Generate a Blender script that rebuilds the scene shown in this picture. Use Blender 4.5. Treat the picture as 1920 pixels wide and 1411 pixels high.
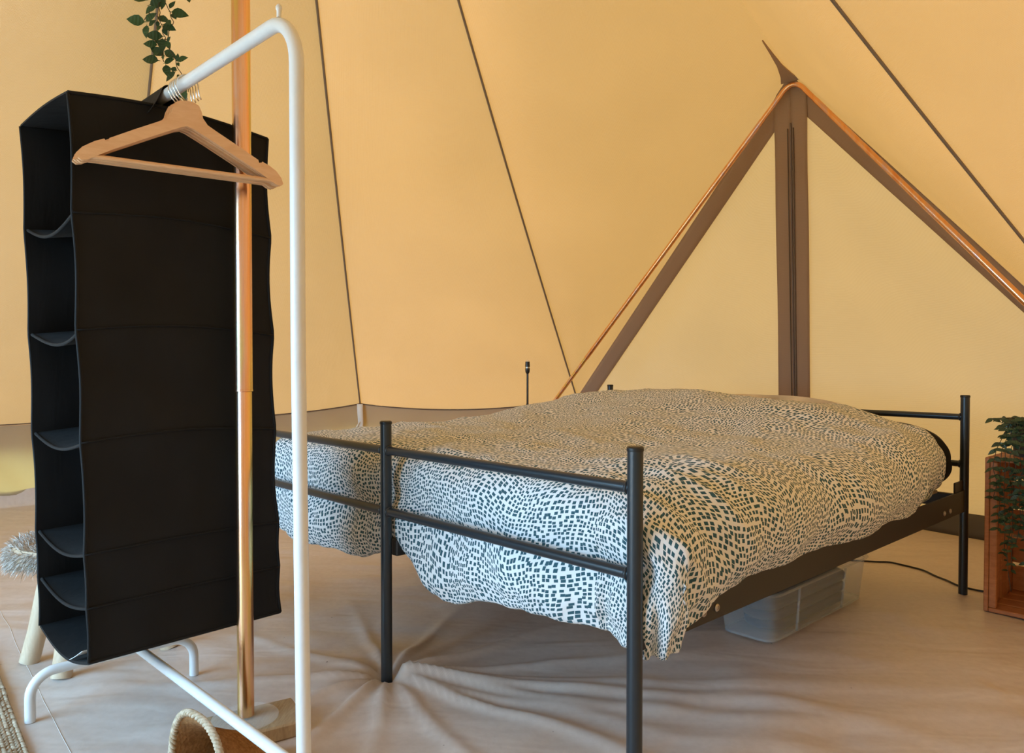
import bpy, math, random
import numpy as np
from mathutils import Vector, Matrix, noise as mnoise

random.seed(7)
rng = np.random.default_rng(7)
SC = bpy.context.scene
COL = SC.collection
for o in list(bpy.data.objects):
    bpy.data.objects.remove(o)

# ------------------------------------------------------------------ camera
cam_d = bpy.data.cameras.new('camera')
cam_d.sensor_width = 36.0
cam_d.lens = 1414.87 / 1920 * 36.0
cam_d.clip_start = 0.05
cam = bpy.data.objects.new('camera', cam_d)
cam.location = (0, 0, .855)
cam.rotation_euler = (math.pi / 2 - .0206, 0, 0)
COL.objects.link(cam)
SC.camera = cam

# ------------------------------------------------------------------ sky, sun, exposure
SKY_STRENGTH = 17.5
SUN_STRENGTH = 37.0
EXPOSURE = 0.0
world = bpy.data.worlds.new('sky')
SC.world = world
world.use_nodes = True
bg = world.node_tree.nodes['Background']
bg.inputs[0].default_value = (.33, .66, 1.0, 1)
bg.inputs[1].default_value = SKY_STRENGTH
sun_d = bpy.data.lights.new('sun', 'SUN')
sun_d.energy = SUN_STRENGTH
sun_d.color = (1.0, .90, .76)
sun_d.angle = math.radians(1.5)
sun = bpy.data.objects.new('sun', sun_d)
_saz, _sel = math.radians(36), math.radians(56)
sun_dir = Vector((math.cos(_saz) * math.cos(_sel), math.sin(_saz) * math.cos(_sel), math.sin(_sel)))
sun.rotation_euler = sun_dir.to_track_quat('Z', 'Y').to_euler()
sun.location = sun_dir * 9
COL.objects.link(sun)
SC.view_settings.view_transform = 'Standard'
SC.view_settings.look = 'None'
SC.view_settings.gamma = 1.0
SC.view_settings.use_curve_mapping = False
SC.view_settings.exposure = EXPOSURE
SC.cycles.diffuse_bounces = 4
SC.cycles.max_bounces = 8
SC.cycles.caustics_refractive = False
SC.cycles.caustics_reflective = False

# the open entrance of the tent, behind and to the left of the camera: a sampling portal for the sky
TC = Vector((-.613, 1.722, 0))      # tent centre
R = 3.5
def polar(r, deg, z=0.0):
    a = math.radians(deg)
    return Vector((TC.x + r * math.cos(a), TC.y + r * math.sin(a), z))
OPEN0, OPENM, OPEN1, OPEN_T = 195.0, 217.5, 240.0, .62     # rolled-up entrance: seams at its sides, and how far up the roof it is open
_cc = math.cos(math.radians(22.5))
for _r0, _z0, _r1, _z1 in ((2.05 * _cc, 1.70, 3.5 * _cc, .50),):
    portal_d = bpy.data.lights.new('entrance_portal', 'AREA')
    portal_d.shape = 'RECTANGLE'
    portal_d.size, portal_d.size_y = 2.75, math.hypot(_r1 - _r0, _z1 - _z0)
    portal_d.cycles.is_portal = True
    portal = bpy.data.objects.new('entrance_portal', portal_d)
    _hi, _lo = polar(_r0, OPENM, _z0), polar(_r1, OPENM, _z1)
    portal.location = (_hi + _lo) / 2
    _y = (_hi - _lo).normalized()
    _x = Vector((-math.sin(math.radians(OPENM)), math.cos(math.radians(OPENM)), 0))
    _z = _x.cross(_y)
    if _z.dot(portal.location - (TC + Vector((0, 0, .6)))) < 0:
        _x, _z = -_x, -_z
    portal.rotation_euler = Matrix((_x, _y, _z)).transposed().to_euler()
    COL.objects.link(portal)

# ------------------------------------------------------------------ helpers
class MB:
    """collects geometry for ONE mesh object"""
    def __init__(s):
        s.v, s.f, s.uv = [], [], []
    def add(s, verts, faces):
        n = len(s.v)
        s.v += [tuple(p) for p in verts]
        s.f += [tuple(i + n for i in f) for f in faces]
        return s
    def box(s, c, size, ax=(1, 0, 0), ay=(0, 1, 0), az=(0, 0, 1), bev=0.0):
        c, ax, ay, az = Vector(c), Vector(ax), Vector(ay), Vector(az)
        hx, hy, hz = size[0] / 2, size[1] / 2, size[2] / 2
        if bev <= 0:
            vs = [c + ax * (hx * i) + ay * (hy * j) + az * (hz * k) for i in (-1, 1) for j in (-1, 1) for k in (-1, 1)]
            fs = [(0, 1, 3, 2), (4, 6, 7, 5), (0, 4, 5, 1), (2, 3, 7, 6), (0, 2, 6, 4), (1, 5, 7, 3)]
            return s.add(vs, fs)
        b = min(bev, hx * .9, hy * .9, hz * .9)
        vs, idx = [], {}
        for i in (-1, 1):
            for j in (-1, 1):
                for k in (-1, 1):
                    for m in range(3):
                        h = [hx - b, hy - b, hz - b]
                        h[m] = (hx, hy, hz)[m]
                        idx[(i, j, k, m)] = len(vs)
                        vs.append(c + ax * (h[0] * i) + ay * (h[1] * j) + az * (h[2] * k))
        fs = []
        sg = (-1, 1)
        for i in sg:
            fs.append([idx[(i, j, k, 0)] for j, k in ((-1, -1), (1, -1), (1, 1), (-1, 1))][::i])
            fs.append([idx[(j, i, k, 1)] for j, k in ((-1, -1), (1, -1), (1, 1), (-1, 1))][::-i])
            fs.append([idx[(j, k, i, 2)] for j, k in ((-1, -1), (1, -1), (1, 1), (-1, 1))][::i])
        for j in sg:
            for k in sg:
                fs.append([idx[(-1, j, k, 1)], idx[(1, j, k, 1)], idx[(1, j, k, 2)], idx[(-1, j, k, 2)]][::(j * k)])
                fs.append([idx[(j, -1, k, 0)], idx[(j, 1, k, 0)], idx[(j, 1, k, 2)], idx[(j, -1, k, 2)]][::-(j * k)])
                fs.append([idx[(j, k, -1, 0)], idx[(j, k, 1, 0)], idx[(j, k, 1, 1)], idx[(j, k, -1, 1)]][::(j * k)])
        for i in sg:
            for j in sg:
                for k in sg:
                    fs.append([idx[(i, j, k, m)] for m in range(3)][::(i * j * k)])
        return s.add(vs, fs)
    def tube(s, pts, rad, n=12, caps=True, flat=1.0, closed=False):
        pts = [Vector(p) for p in pts]
        m = len(pts)
        rads = rad if isinstance(rad, (list, tuple)) else [rad] * m
        t0 = (pts[1] - pts[0]).normalized()
        ref = Vector((0, 0, 1)) if abs(t0.z) < .9 else Vector((1, 0, 0))
        nrm = t0.cross(ref).normalized()
        base = len(s.v)
        prev = t0
        for i, p in enumerate(pts):
            if closed:
                t = (pts[(i + 1) % m] - pts[i - 1]).normalized()
            else:
                t = (pts[min(i + 1, m - 1)] - pts[max(i - 1, 0)]).normalized()
            nrm = (prev.rotation_difference(t) @ nrm)
            nrm = (nrm - t * nrm.dot(t)).normalized()
            bi = t.cross(nrm)
            prev = t
            for k in range(n):
                a = 2 * math.pi * k / n
                s.v.append(tuple(p + nrm * (rads[i] * math.cos(a)) + bi * (rads[i] * flat * math.sin(a))))
        rings = m if closed else m - 1
        for i in range(rings):
            for k in range(n):
                a, b = base + i * n + k, base + i * n + (k + 1) % n
                j = (i + 1) % m
                c, d = base + j * n + (k + 1) % n, base + j * n + k
                s.f.append((a, b, c, d))
        if caps and not closed:
            s.f.append(tuple(base + k for k in range(n))[::-1])
            s.f.append(tuple(base + (m - 1) * n + k for k in range(n)))
        return s
    def lathe(s, c, prof, n=32, ax=(1, 0, 0), ay=(0, 1, 0), az=(0, 0, 1)):
        c, ax, ay, az = Vector(c), Vector(ax), Vector(ay), Vector(az)
        base = len(s.v)
        for r, z in prof:
            for k in range(n):
                a = 2 * math.pi * k / n
                s.v.append(tuple(c + ax * (r * math.cos(a)) + ay * (r * math.sin(a)) + az * z))
        for i in range(len(prof) - 1):
            for k in range(n):
                s.f.append((base + i * n + k, base + i * n + (k + 1) % n, base + (i + 1) * n + (k + 1) % n, base + (i + 1) * n + k))
        if prof[0][0] > 1e-4:
            s.f.append(tuple(base + k for k in range(n))[::-1])
        if prof[-1][0] > 1e-4:
            s.f.append(tuple(base + (len(prof) - 1) * n + k for k in range(n)))
        return s
    def grid(s, fn, nu, nv, uvfn=None):
        base = len(s.v)
        for i in range(nu + 1):
            for j in range(nv + 1):
                s.v.append(tuple(fn(i / nu, j / nv)))
                if uvfn:
                    s.uv.append(uvfn(i / nu, j / nv))
        for i in range(nu):
            for j in range(nv):
                a = base + i * (nv + 1) + j
                s.f.append((a, a + nv + 1, a + nv + 2, a + 1))
        return s
    def sheet(s, fn, nu, nv, th):
        """closed thin sheet: grid plus its copy shifted by the vector th, rim closed"""
        th = Vector(th)
        base = len(s.v)
        for L in (0, 1):
            for i in range(nu + 1):
                for j in range(nv + 1):
                    s.v.append(tuple(Vector(fn(i / nu, j / nv)) + th * L))
        N = (nu + 1) * (nv + 1)
        W = nv + 1
        for i in range(nu):
            for j in range(nv):
                a = base + i * W + j
                s.f.append((a, a + W, a + W + 1, a + 1))
                s.f.append((a + N, a + N + 1, a + N + W + 1, a + N + W))
        for i in range(nu):
            for j in (0, nv):
                a = base + i * W + j
                s.f.append((a, a + N, a + N + W, a + W))
        for j in range(nv):
            for i in (0, nu):
                a = base + i * W + j
                s.f.append((a, a + 1, a + N + 1, a + N))
        return s
    def build(s, name, mat, parent=None, smooth=False, recalc=True):
        me = bpy.data.meshes.new(name)
        me.from_pydata(s.v, [], s.f)
        if s.uv:
            uvl = me.uv_layers.new(name='UVMap')
            li = np.empty(len(me.loops), dtype=np.int32)
            me.loops.foreach_get('vertex_index', li)
            uvl.data.foreach_set('uv', np.array(s.uv, dtype=np.float32)[li].ravel())
        if recalc:
            import bmesh
            bm = bmesh.new()
            bm.from_mesh(me)
            bmesh.ops.recalc_face_normals(bm, faces=bm.faces)
            bm.to_mesh(me)
            bm.free()
        if smooth:
            me.polygons.foreach_set('use_smooth', [True] * len(me.polygons))
            if smooth == 'auto':
                me.set_sharp_from_angle(angle=math.radians(38))
        me.materials.append(mat)
        o = bpy.data.objects.new(name, me)
        COL.objects.link(o)
        if parent:
            o.parent = parent
            o.matrix_parent_inverse = Matrix.LocRotScale(parent.location, parent.rotation_euler, None).inverted()
        return o

def thing(name, label, cat, loc=(0, 0, 0), group=None):
    o = bpy.data.objects.new(name, None)
    o.empty_display_size = .1
    o.location = loc
    COL.objects.link(o)
    o['label'] = label
    o['category'] = cat
    if group:
        o['group'] = group
    return o
def tag(o, label, cat, group=None):
    o['label'] = label
    o['category'] = cat
    if group:
        o['group'] = group
    return o
def struct(name, label=None):
    o = bpy.data.objects.new(name, None)
    COL.objects.link(o)
    o['kind'] = 'structure'
    if label:
        o['label'] = label
    return o
def lerp(a, b, t):
    return a + (b - a) * t
def sstep(x, a, b):
    t = min(1, max(0, (x - a) / (b - a)))
    return t * t * (3 - 2 * t)
def fbm(x, y, z=0.0, o=3):
    v, a = 0, 1
    for i in range(o):
        v += a * mnoise.noise((x, y, z))
        x, y, z, a = x * 2.03, y * 2.03, z * 2.03, a * .5
    return v
def interp(x, xs, ys):
    return float(np.interp(x, xs, ys))

# ------------------------------------------------------------------ materials
class Mat:
    def __init__(s, name):
        s.m = bpy.data.materials.new(name)
        s.m.use_nodes = True
        s.t = s.m.node_tree
        s.n, s.l = s.t.nodes, s.t.links
        s.b = s.n['Principled BSDF']
        s.out = s.n['Material Output']
    def node(s, typ, **kw):
        nd = s.n.new(typ)
        for k, v in kw.items():
            if k.startswith('i_'):
                nd.inputs[k[2:].replace('_', ' ')].default_value = v
            else:
                setattr(nd, k, v)
        return nd
    def link(s, a, b):
        s.l.new(a, b)
    def coord(s, out='Object', scale=(1, 1, 1), rot=(0, 0, 0)):
        tc = s.node('ShaderNodeTexCoord')
        mp = s.node('ShaderNodeMapping')
        mp.inputs['Scale'].default_value = scale
        mp.inputs['Rotation'].default_value = rot
        s.link(tc.outputs[out], mp.inputs['Vector'])
        return mp.outputs['Vector']
    def noise(s, vec, scale, detail=3, rough=.55, dist=0.0):
        nd = s.node('ShaderNodeTexNoise')
        nd.inputs['Scale'].default_value = scale
        nd.inputs['Detail'].default_value = detail
        nd.inputs['Roughness'].default_value = rough
        nd.inputs['Distortion'].default_value = dist
        s.link(vec, nd.inputs['Vector'])
        return nd.outputs['Fac']
    def ramp(s, fac, stops):
        nd = s.node('ShaderNodeValToRGB')
        el = nd.color_ramp.elements
        while len(el) < len(stops):
            el.new(.5)
        for e, (p, c) in zip(el, stops):
            e.position = p
            e.color = (*c, 1)
        s.link(fac, nd.inputs['Fac'])
        return nd.outputs['Color']
    def bump(s, h, strength, dist=.01, prev=None):
        nd = s.node('ShaderNodeBump')
        nd.inputs['Strength'].default_value = strength
        nd.inputs['Distance'].default_value = dist
        s.link(h, nd.inputs['Height'])
        if prev:
            s.link(prev, nd.inputs['Normal'])
        return nd.outputs['Normal']
    def set(s, **kw):
        for k, v in kw.items():
            s.b.inputs[k.replace('_', ' ')].default_value = v
        return s

def plain(name, col, rough=.5, metal=0.0, **kw):
    m = Mat(name)
    m.set(Base_Color=(*col, 1), Roughness=rough, Metallic=metal, **kw)
    v = m.coord()
    nz = m.noise(v, 25, 4)
    m.link(m.ramp(nz, [(.3, tuple(c * .97 for c in col)), (.7, tuple(min(1, c * 1.02) for c in col))]), m.b.inputs['Base Color'])
    return m

def canvas_mat(name, front, trans, mixf=.5, bumpy=.25):
    m = Mat(name)
    v = m.coord()
    # woven threads: two fine wave sets
    w1 = m.node('ShaderNodeTexWave', wave_type='BANDS', bands_direction='Z')
    w1.inputs['Scale'].default_value = 110
    w1.inputs['Distortion'].default_value = 1.2
    w1.inputs['Detail'].default_value = 1
    w1.inputs['Detail Scale'].default_value = 8
    w2 = m.node('ShaderNodeTexWave', wave_type='BANDS', bands_direction='DIAGONAL')
    w2.inputs['Scale'].default_value = 120
    w2.inputs['Distortion'].default_value = 1.2
    w2.inputs['Detail'].default_value = 1
    w2.inputs['Detail Scale'].default_value = 8
    m.link(v, w1.inputs['Vector'])
    m.link(v, w2.inputs['Vector'])
    mx = m.node('ShaderNodeMath', operation='ADD')
    m.link(w1.outputs['Fac'], mx.inputs[0])
    m.link(w2.outputs['Fac'], mx.inputs[1])
    big = m.noise(v, 1.6, 4, .5)
    fine = m.noise(v, 60, 2)
    def tint(col):
        c1 = m.ramp(big, [(.25, tuple(c * .95 for c in col)), (.75, tuple(min(1, c * 1.04) for c in col))])
        c2 = m.ramp(mx.outputs[0], [(.1, (.965, .965, .965)), (1.0, (1, 1, 1))])
        mu = m.node('ShaderNodeMixRGB', blend_type='MULTIPLY')
        mu.inputs['Fac'].default_value = 1
        m.link(c1, mu.inputs[1])
        m.link(c2, mu.inputs[2])
        return mu.outputs[0]
    nb = m.bump(mx.outputs[0], bumpy, .0015)
    nb = m.bump(fine, .2, .002, nb)
    d = m.node('ShaderNodeBsdfDiffuse')
    t = m.node('ShaderNodeBsdfTranslucent')
    m.link(tint(front), d.inputs['Color'])
    m.link(tint(trans), t.inputs['Color'])
    m.link(nb, d.inputs['Normal'])
    m.link(nb, t.inputs['Normal'])
    ms = m.node('ShaderNodeMixShader')
    ms.inputs[0].default_value = mixf
    m.link(d.outputs[0], ms.inputs[1])
    m.link(t.outputs[0], ms.inputs[2])
    m.link(ms.outputs[0], m.out.inputs['Surface'])
    return m.m

M_CANVAS = canvas_mat('tent_canvas', (.44, .37, .285), (.88, .385, .088), .041)
M_WALL = canvas_mat('wall_canvas', (.44, .37, .25), (.90, .40, .09), .12)
M_STRIP = canvas_mat('brown_strip_canvas', (.44, .30, .20), (.62, .33, .15), .10, .1)  # brown tone carries the storm flap shade on the door strips
M_DOOR = canvas_mat('door_canvas', (.48, .41, .31), (.90, .47, .14), .036)
M_SEAM = plain('seam_webbing', (.22, .17, .13), .8).m
M_EDGE = plain('edge_binding', (.13, .09, .06), .8).m
M_TIE = plain('white_tie_webbing', (.78, .76, .72), .7).m

def floor_mat():
    m = Mat('groundsheet_vinyl')
    v = m.coord()
    n1 = m.noise(v, 1.1, 4, .55, .4)
    n2 = m.noise(v, 45, 3)
    base = m.ramp(n1, [(.3, (.62, .52, .46)), (.7, (.70, .595, .53))])
    mu = m.node('ShaderNodeMixRGB', blend_type='MULTIPLY')
    mu.inputs['Fac'].default_value = 1
    m.link(base, mu.inputs[1])
    m.link(m.ramp(n2, [(.3, (.93, .92, .91)), (.6, (1, 1, 1))]), mu.inputs[2])
    # scattered dirt specks
    vo = m.node('ShaderNodeTexVoronoi')
    vo.inputs['Scale'].default_value = 9
    m.link(v, vo.inputs['Vector'])
    mu2 = m.node('ShaderNodeMixRGB', blend_type='MULTIPLY')
    mu2.inputs['Fac'].default_value = 1
    m.link(mu.outputs[0], mu2.inputs[1])
    m.link(m.ramp(vo.outputs['Distance'], [(.018, (.35, .3, .26)), (.03, (1, 1, 1))]), mu2.inputs[2])
    m.link(mu2.outputs[0], m.b.inputs['Base Color'])
    m.set(Roughness=.42)
    m.b.inputs['Specular IOR Level'].default_value = .35
    va = m.coord(scale=(1.0, 3.2, 1), rot=(0, 0, math.radians(20)))
    wr = m.noise(va, 2.2, 2, .45, .8)
    nb = m.bump(wr, .28, .03)
    nb = m.bump(m.noise(v, 16, 3, .5, .6), .12, .008, nb)
    m.link(nb, m.b.inputs['Normal'])
    return m.m
M_FLOOR = floor_mat()

def pole_mat(name, cols, rough=.22):
    m = Mat(name)
    v = m.coord(scale=(28, 28, 1.4))
    n1 = m.noise(v, 1.0, 3, .5, .5)
    m.link(m.ramp(n1, cols), m.b.inputs['Base Color'])
    m.set(Metallic=1.0, Roughness=rough)
    n2 = m.noise(m.coord(scale=(60, 60, 3)), 2, 2)
    m.link(m.bump(n2, .04, .002), m.b.inputs['Normal'])
    return m.m
M_ZINC = pole_mat('yellow_zinc_steel', [(.3, (.55, .62, .36)), (.42, (.88, .66, .24)), (.52, (.93, .52, .30)), (.6, (.90, .60, .52)), (.72, (.78, .70, .40))])
M_COPPER = pole_mat('copper_toned_zinc_steel', [(.32, (.80, .36, .16)), (.5, (.92, .50, .24)), (.66, (.72, .46, .40))], .24)
M_WHITE = plain('white_powder_coat', (.80, .80, .79), .32).m
M_BEDM = plain('anthracite_powder_coat', (.020, .026, .031), .28).m
M_BEDD = plain('black_steel_rail', (.022, .019, .017), .5).m
M_CAP = plain('black_plastic_cap', (.012, .012, .012), .4).m
M_BOLT = plain('zinc_bolt', (.50, .46, .42), .35, 1.0).m
M_CHROME = plain('hook_wire_chrome', (.80, .80, .80), .2, 1.0).m
M_BLACKPL = plain('black_lamp_plastic', (.012, .011, .011), .35).m
M_LABEL = plain('white_care_label', (.82, .84, .86), .6).m

def fabric(name, col, rough=.85, sheen=.15, scale=900):
    m = Mat(name)
    v = m.coord()
    m.link(m.ramp(m.noise(v, 7, 4), [(.3, tuple(c * .75 for c in col)), (.7, tuple(min(1, c * 1.2) for c in col))]), m.b.inputs['Base Color'])
    m.set(Roughness=rough)
    m.b.inputs['Sheen Weight'].default_value = sheen
    m.b.inputs['Specular IOR Level'].default_value = .25
    w = m.noise(m.coord(scale=(1, 1, .25)), 30, 3, .5, .5)
    nb = m.bump(m.noise(v, scale, 1), .12, .001)
    m.link(m.bump(w, .12, .01, nb), m.b.inputs['Normal'])
    return m.m
M_BLACKF = fabric('black_nonwoven_fabric', (.0085, .0080, .0080), .72, .02)
M_DARKPIL = fabric('black_pillowcase', (.012, .011, .011), .9)
M_BEIGEPIL = fabric('beige_pillowcase', (.62, .52, .38), .9)
M_MATT = fabric('mattress_ticking', (.55, .52, .47), .9)
M_BLANKET = fabric('dark_folded_blanket', (.06, .075, .10), .95)

def wood(name, c1, c2, scale=(1, 1, 14), rough=.55):
    m = Mat(name)
    v = m.coord(scale=scale)
    n = m.noise(v, 6, 5, .6, .8)
    m.link(m.ramp(n, [(.3, c1), (.7, c2)]), m.b.inputs['Base Color'])
    m.set(Roughness=rough)
    m.link(m.bump(n, .15, .003), m.b.inputs['Normal'])
    return m.m
M_HANGER = wood('lotus_wood_lacquered', (.72, .39, .185), (.80, .48, .25), (3, 3, 14), .38)
M_CRATE = wood('stained_crate_pine', (.36, .13, .045), (.50, .20, .075), (3, 3, 14), .6)
M_BOARD = wood('rough_pine_board', (.36, .24, .13), (.52, .38, .22), (30, 4, 4), .7)
M_LEG = wood('peeled_branch_wood', (.58, .42, .27), (.72, .56, .39), (9, 9, 3), .6)

def duvet_mat():
    m = Mat('duvet_cotton_print')
    tc = m.node('ShaderNodeTexCoord')
    uv = tc.outputs['UV']
    def warp(vec, scale, amt):
        n = m.node('ShaderNodeTexNoise')
        n.noise_dimensions = '2D'
        n.inputs['Scale'].default_value = scale
        n.inputs['Detail'].default_value = 0
        m.link(vec, n.inputs['Vector'])
        sub = m.node('ShaderNodeVectorMath', operation='SUBTRACT')
        sub.inputs[1].default_value = (.5, .5, .5)
        m.link(n.outputs['Color'], sub.inputs[0])
        sc = m.node('ShaderNodeVectorMath', operation='SCALE')
        sc.inputs['Scale'].default_value = amt
        m.link(sub.outputs[0], sc.inputs[0])
        ad = m.node('ShaderNodeVectorMath', operation='ADD')
        m.link(vec, ad.inputs[0])
        m.link(sc.outputs[0], ad.inputs[1])
        return ad.outputs[0]
    p = warp(uv, 3.0, .12)
    p = warp(p, 9, .034)
    vo = m.node('ShaderNodeTexVoronoi')
    vo.voronoi_dimensions = '2D'
    vo.distance = 'CHEBYCHEV'
    vo.inputs['Scale'].default_value = 1 / .0112
    vo.inputs['Randomness'].default_value = .50
    m.link(p, vo.inputs['Vector'])
    msk = m.ramp(vo.outputs['Distance'], [(.295, (0, 0, 0)), (.33, (1, 1, 1))])
    mix = m.node('ShaderNodeMixRGB')
    m.link(msk, mix.inputs[0])
    mix.inputs[1].default_value = (.036, .098, .120, 1)
    mix.inputs[2].default_value = (.82, .80, .775, 1)
    m.link(mix.outputs[0], m.b.inputs['Base Color'])
    m.set(Roughness=.85)
    m.b.inputs['Sheen Weight'].default_value = .1
    m.b.inputs['Specular IOR Level'].default_value = .15
    v = m.coord()
    nb = m.bump(m.noise(v, 700, 1), .08, .0008)
    nb = m.bump(m.noise(v, 20, 4, .55, .9), .34, .013, nb)
    m.link(nb, m.b.inputs['Normal'])
    return m.m
M_DUVET = duvet_mat()

def box_plastic():
    m = Mat('clear_box_plastic')
    m.set(Base_Color=(.80, .84, .88, 1), Roughness=.22, IOR=1.25)
    m.b.inputs['Transmission Weight'].default_value = .0
    tr = m.node('ShaderNodeBsdfTransparent')
    tr.inputs[0].default_value = (.93, .95, .97, 1)
    v = m.coord()
    m.link(m.bump(m.noise(v, 30, 2), .05, .004), m.b.inputs['Normal'])
    ms = m.node('ShaderNodeMixShader')
    ms.inputs[0].default_value = .24
    m.link(tr.outputs[0], ms.inputs[1])
    m.link(m.b.outputs[0], ms.inputs[2])
    m.link(ms.outputs[0], m.out.inputs['Surface'])
    return m.m
M_BOXP = box_plastic()
def clear_disc():
    m = Mat('clear_disc_plastic')
    m.set(Base_Color=(.9, .92, .92, 1), Roughness=.1)
    tr = m.node('ShaderNodeBsdfTransparent')
    ms = m.node('ShaderNodeMixShader')
    ms.inputs[0].default_value = .17
    m.link(tr.outputs[0], ms.inputs[1])
    m.link(m.b.outputs[0], ms.inputs[2])
    m.link(ms.outputs[0], m.out.inputs['Surface'])
    return m.m
M_DISC = clear_disc()

def leaf_mat(name, c1, c2):
    m = Mat(name)
    oi = m.node('ShaderNodeObjectInfo')
    m.link(m.ramp(oi.outputs['Random'], [(0, c1), (1, c2)]), m.b.inputs['Base Color'])
    m.set(Roughness=.42)
    w = m.node('ShaderNodeTexWave', bands_direction='Y')
    w.inputs['Scale'].default_value = 1.6
    m.link(m.coord(scale=(1, 1, 1)), w.inputs['Vector'])
    m.link(m.bump(w.outputs['Fac'], .15, .05), m.b.inputs['Normal'])
    return m.m
M_LEAF = leaf_mat('vine_leaf', (.012, .050, .022), (.028, .085, .030))
M_LEAFD = leaf_mat('ivy_leaf', (.012, .036, .018), (.026, .062, .026))
M_STEM = plain('vine_stem', (.055, .042, .028), .7).m
M_POT = plain('dark_pot', (.05, .045, .042), .6).m

def straw(name, c1, c2):
    m = Mat(name)
    v = m.coord()
    m.link(m.ramp(m.noise(v, 110, 3, .6), [(.36, c1), (.64, c2)]), m.b.inputs['Base Color'])
    m.set(Roughness=.75)
    return m.m
M_JUTE = straw('jute_braid', (.36, .26, .16), (.60, .47, .33))
M_SEAG = straw('seagrass_weave', (.30, .135, .045), (.46, .23, .085))
M_SEAGRIM = straw('seagrass_rim_braid', (.42, .30, .18), (.66, .53, .38))
M_FUR = straw('grey_brown_fur', (.42, .36, .30), (.74, .68, .62))
M_GRASS = plain('outside_grass', (.11, .11, .07), .9).m

# ------------------------------------------------------------------ the tent
ground = MB().grid(lambda u, v: (-22 + 44 * u, -20 + 44 * v, -.04), 2, 2).build('ground', M_GRASS)
ground['kind'] = 'structure'

AX, AZ = TC.copy(), 3.40                      # apex
AP = Vector((TC.x, TC.y, AZ))
SEAM = [97.1 + 24.9 * k for k in range(1, 12)]
ANG = [21.0, 72.5, 97.1, 122.0, 146.0, 170.5, 195.0]       # counter clockwise from the back door's right edge
ANG2 = [240.0, 261.0, 281.0, 303.0, 327.0, 354.0, 381.0]         # on round past the open entrance
EZ = .57
def eave(deg):
    z = {72.5: .60, 97.1: .56, 122.0: .53}.get(deg, EZ)
    return polar(R, deg, z)
A_IN = Vector((1.307, 3.55, 2.185))           # peak of the back door canvas

def seam_pt(deg, t):
    e = eave(deg)
    p = AP.lerp(e, t)
    p.z -= .05 * math.sin(math.pi * min(t, 1))
    return p

ceiling = struct('ceiling', 'cream canvas cone roof of the bell tent, glowing in sunlight')
def roof_panel(curveA, curveB, name='roof_panel', nu=40, nt=56, sag=.05, droop=.055, over=.045, wr=.018, sd=0.0):
    """canvas between two boundary curves running down from the apex"""
    eA, eB = curveA(1), curveB(1)
    def fn(u, t):
        tt = t * (1 + over)
        pa, pb = curveA(tt), curveB(tt)
        p = pa.lerp(pb, u)
        k = 4 * u * (1 - u)
        inw = (AX - p); inw.z = 0
        if inw.length > 1e-5:
            inw.normalize()
        s = sag * k * math.sin(math.pi * min(tt, 1))
        p += inw * s * .6 + Vector((0, 0, -s * .6))
        p.z -= droop * k * min(1.0, tt) ** 6
        # folds fanning out from the pulled eave corners
        for e in (eA, eB):
            d = p - e
            L = d.length
            if L < 1.6:
                sgn = 1 if e is eA else -1
                a = math.atan2(d.z, sgn * d.cross(Vector((0, 0, 1))).dot(inw) * -1 + 1e-6)
                f = math.exp(-L / .45) * min(1, L / .12)
                p += inw * (k ** .5 * wr * f * math.sin(a * 17 + sd * 3 + mnoise.noise((a * 4, sd, 1)) * 3))
        p += inw * (.010 * k ** .5 * mnoise.noise((p.x * 1.3 + sd, p.y * 1.3, p.z * 1.1)))
        return p
    o = MB().grid(fn, nu, nt).build(name, M_CANVAS, ceiling, smooth=True, recalc=False)
    return o
def seam_tape(curve, w=.0055, t0=.02, name='seam'):
    pts = []
    for i in range(41):
        t = lerp(t0, 1.0, i / 40)
        p = curve(t)
        inw = AX - p; inw.z = 0
        inw.normalize()
        pts.append(p + inw * .006 + Vector((0, 0, -.006)))
    return MB().tube(pts, w, 6).build(name, M_SEAM, ceiling, smooth=True)

chains = [ANG[1:], ANG2]
def sc(deg):
    return lambda t, d=deg: seam_pt(d, t)
kk = 0
for ch in chains:
    for a, b in zip(ch[:-1], ch[1:]):
        kk += 1
        roof_panel(sc(a), sc(b), sd=kk * 1.7)
    for a in ch:
        seam_tape(sc(a))
ridge = lambda t: AP.lerp(A_IN, min(t, 1.0)) - Vector((0, 0, .03 * math.sin(math.pi * min(t, 1)))) + (A_IN - AP) * max(0, t - 1)
roof_panel(ridge, sc(72.5), sag=.10, droop=0, over=.0, sd=31)
roof_panel(sc(381.0), ridge, sag=.10, droop=0, over=.0, sd=37)
# short dark gap and tape where the ridge meets the door peak
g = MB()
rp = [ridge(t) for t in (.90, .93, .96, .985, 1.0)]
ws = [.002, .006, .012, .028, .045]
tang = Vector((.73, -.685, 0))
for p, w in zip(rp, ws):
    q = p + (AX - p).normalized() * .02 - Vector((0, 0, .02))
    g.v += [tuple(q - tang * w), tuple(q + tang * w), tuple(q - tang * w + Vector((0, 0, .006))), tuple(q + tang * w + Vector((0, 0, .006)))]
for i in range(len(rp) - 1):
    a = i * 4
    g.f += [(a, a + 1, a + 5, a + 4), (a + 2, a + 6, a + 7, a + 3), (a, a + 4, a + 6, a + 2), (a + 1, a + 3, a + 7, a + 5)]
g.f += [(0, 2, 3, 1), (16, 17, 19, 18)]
g.build('peak_patch', M_STRIP, ceiling)
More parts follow.
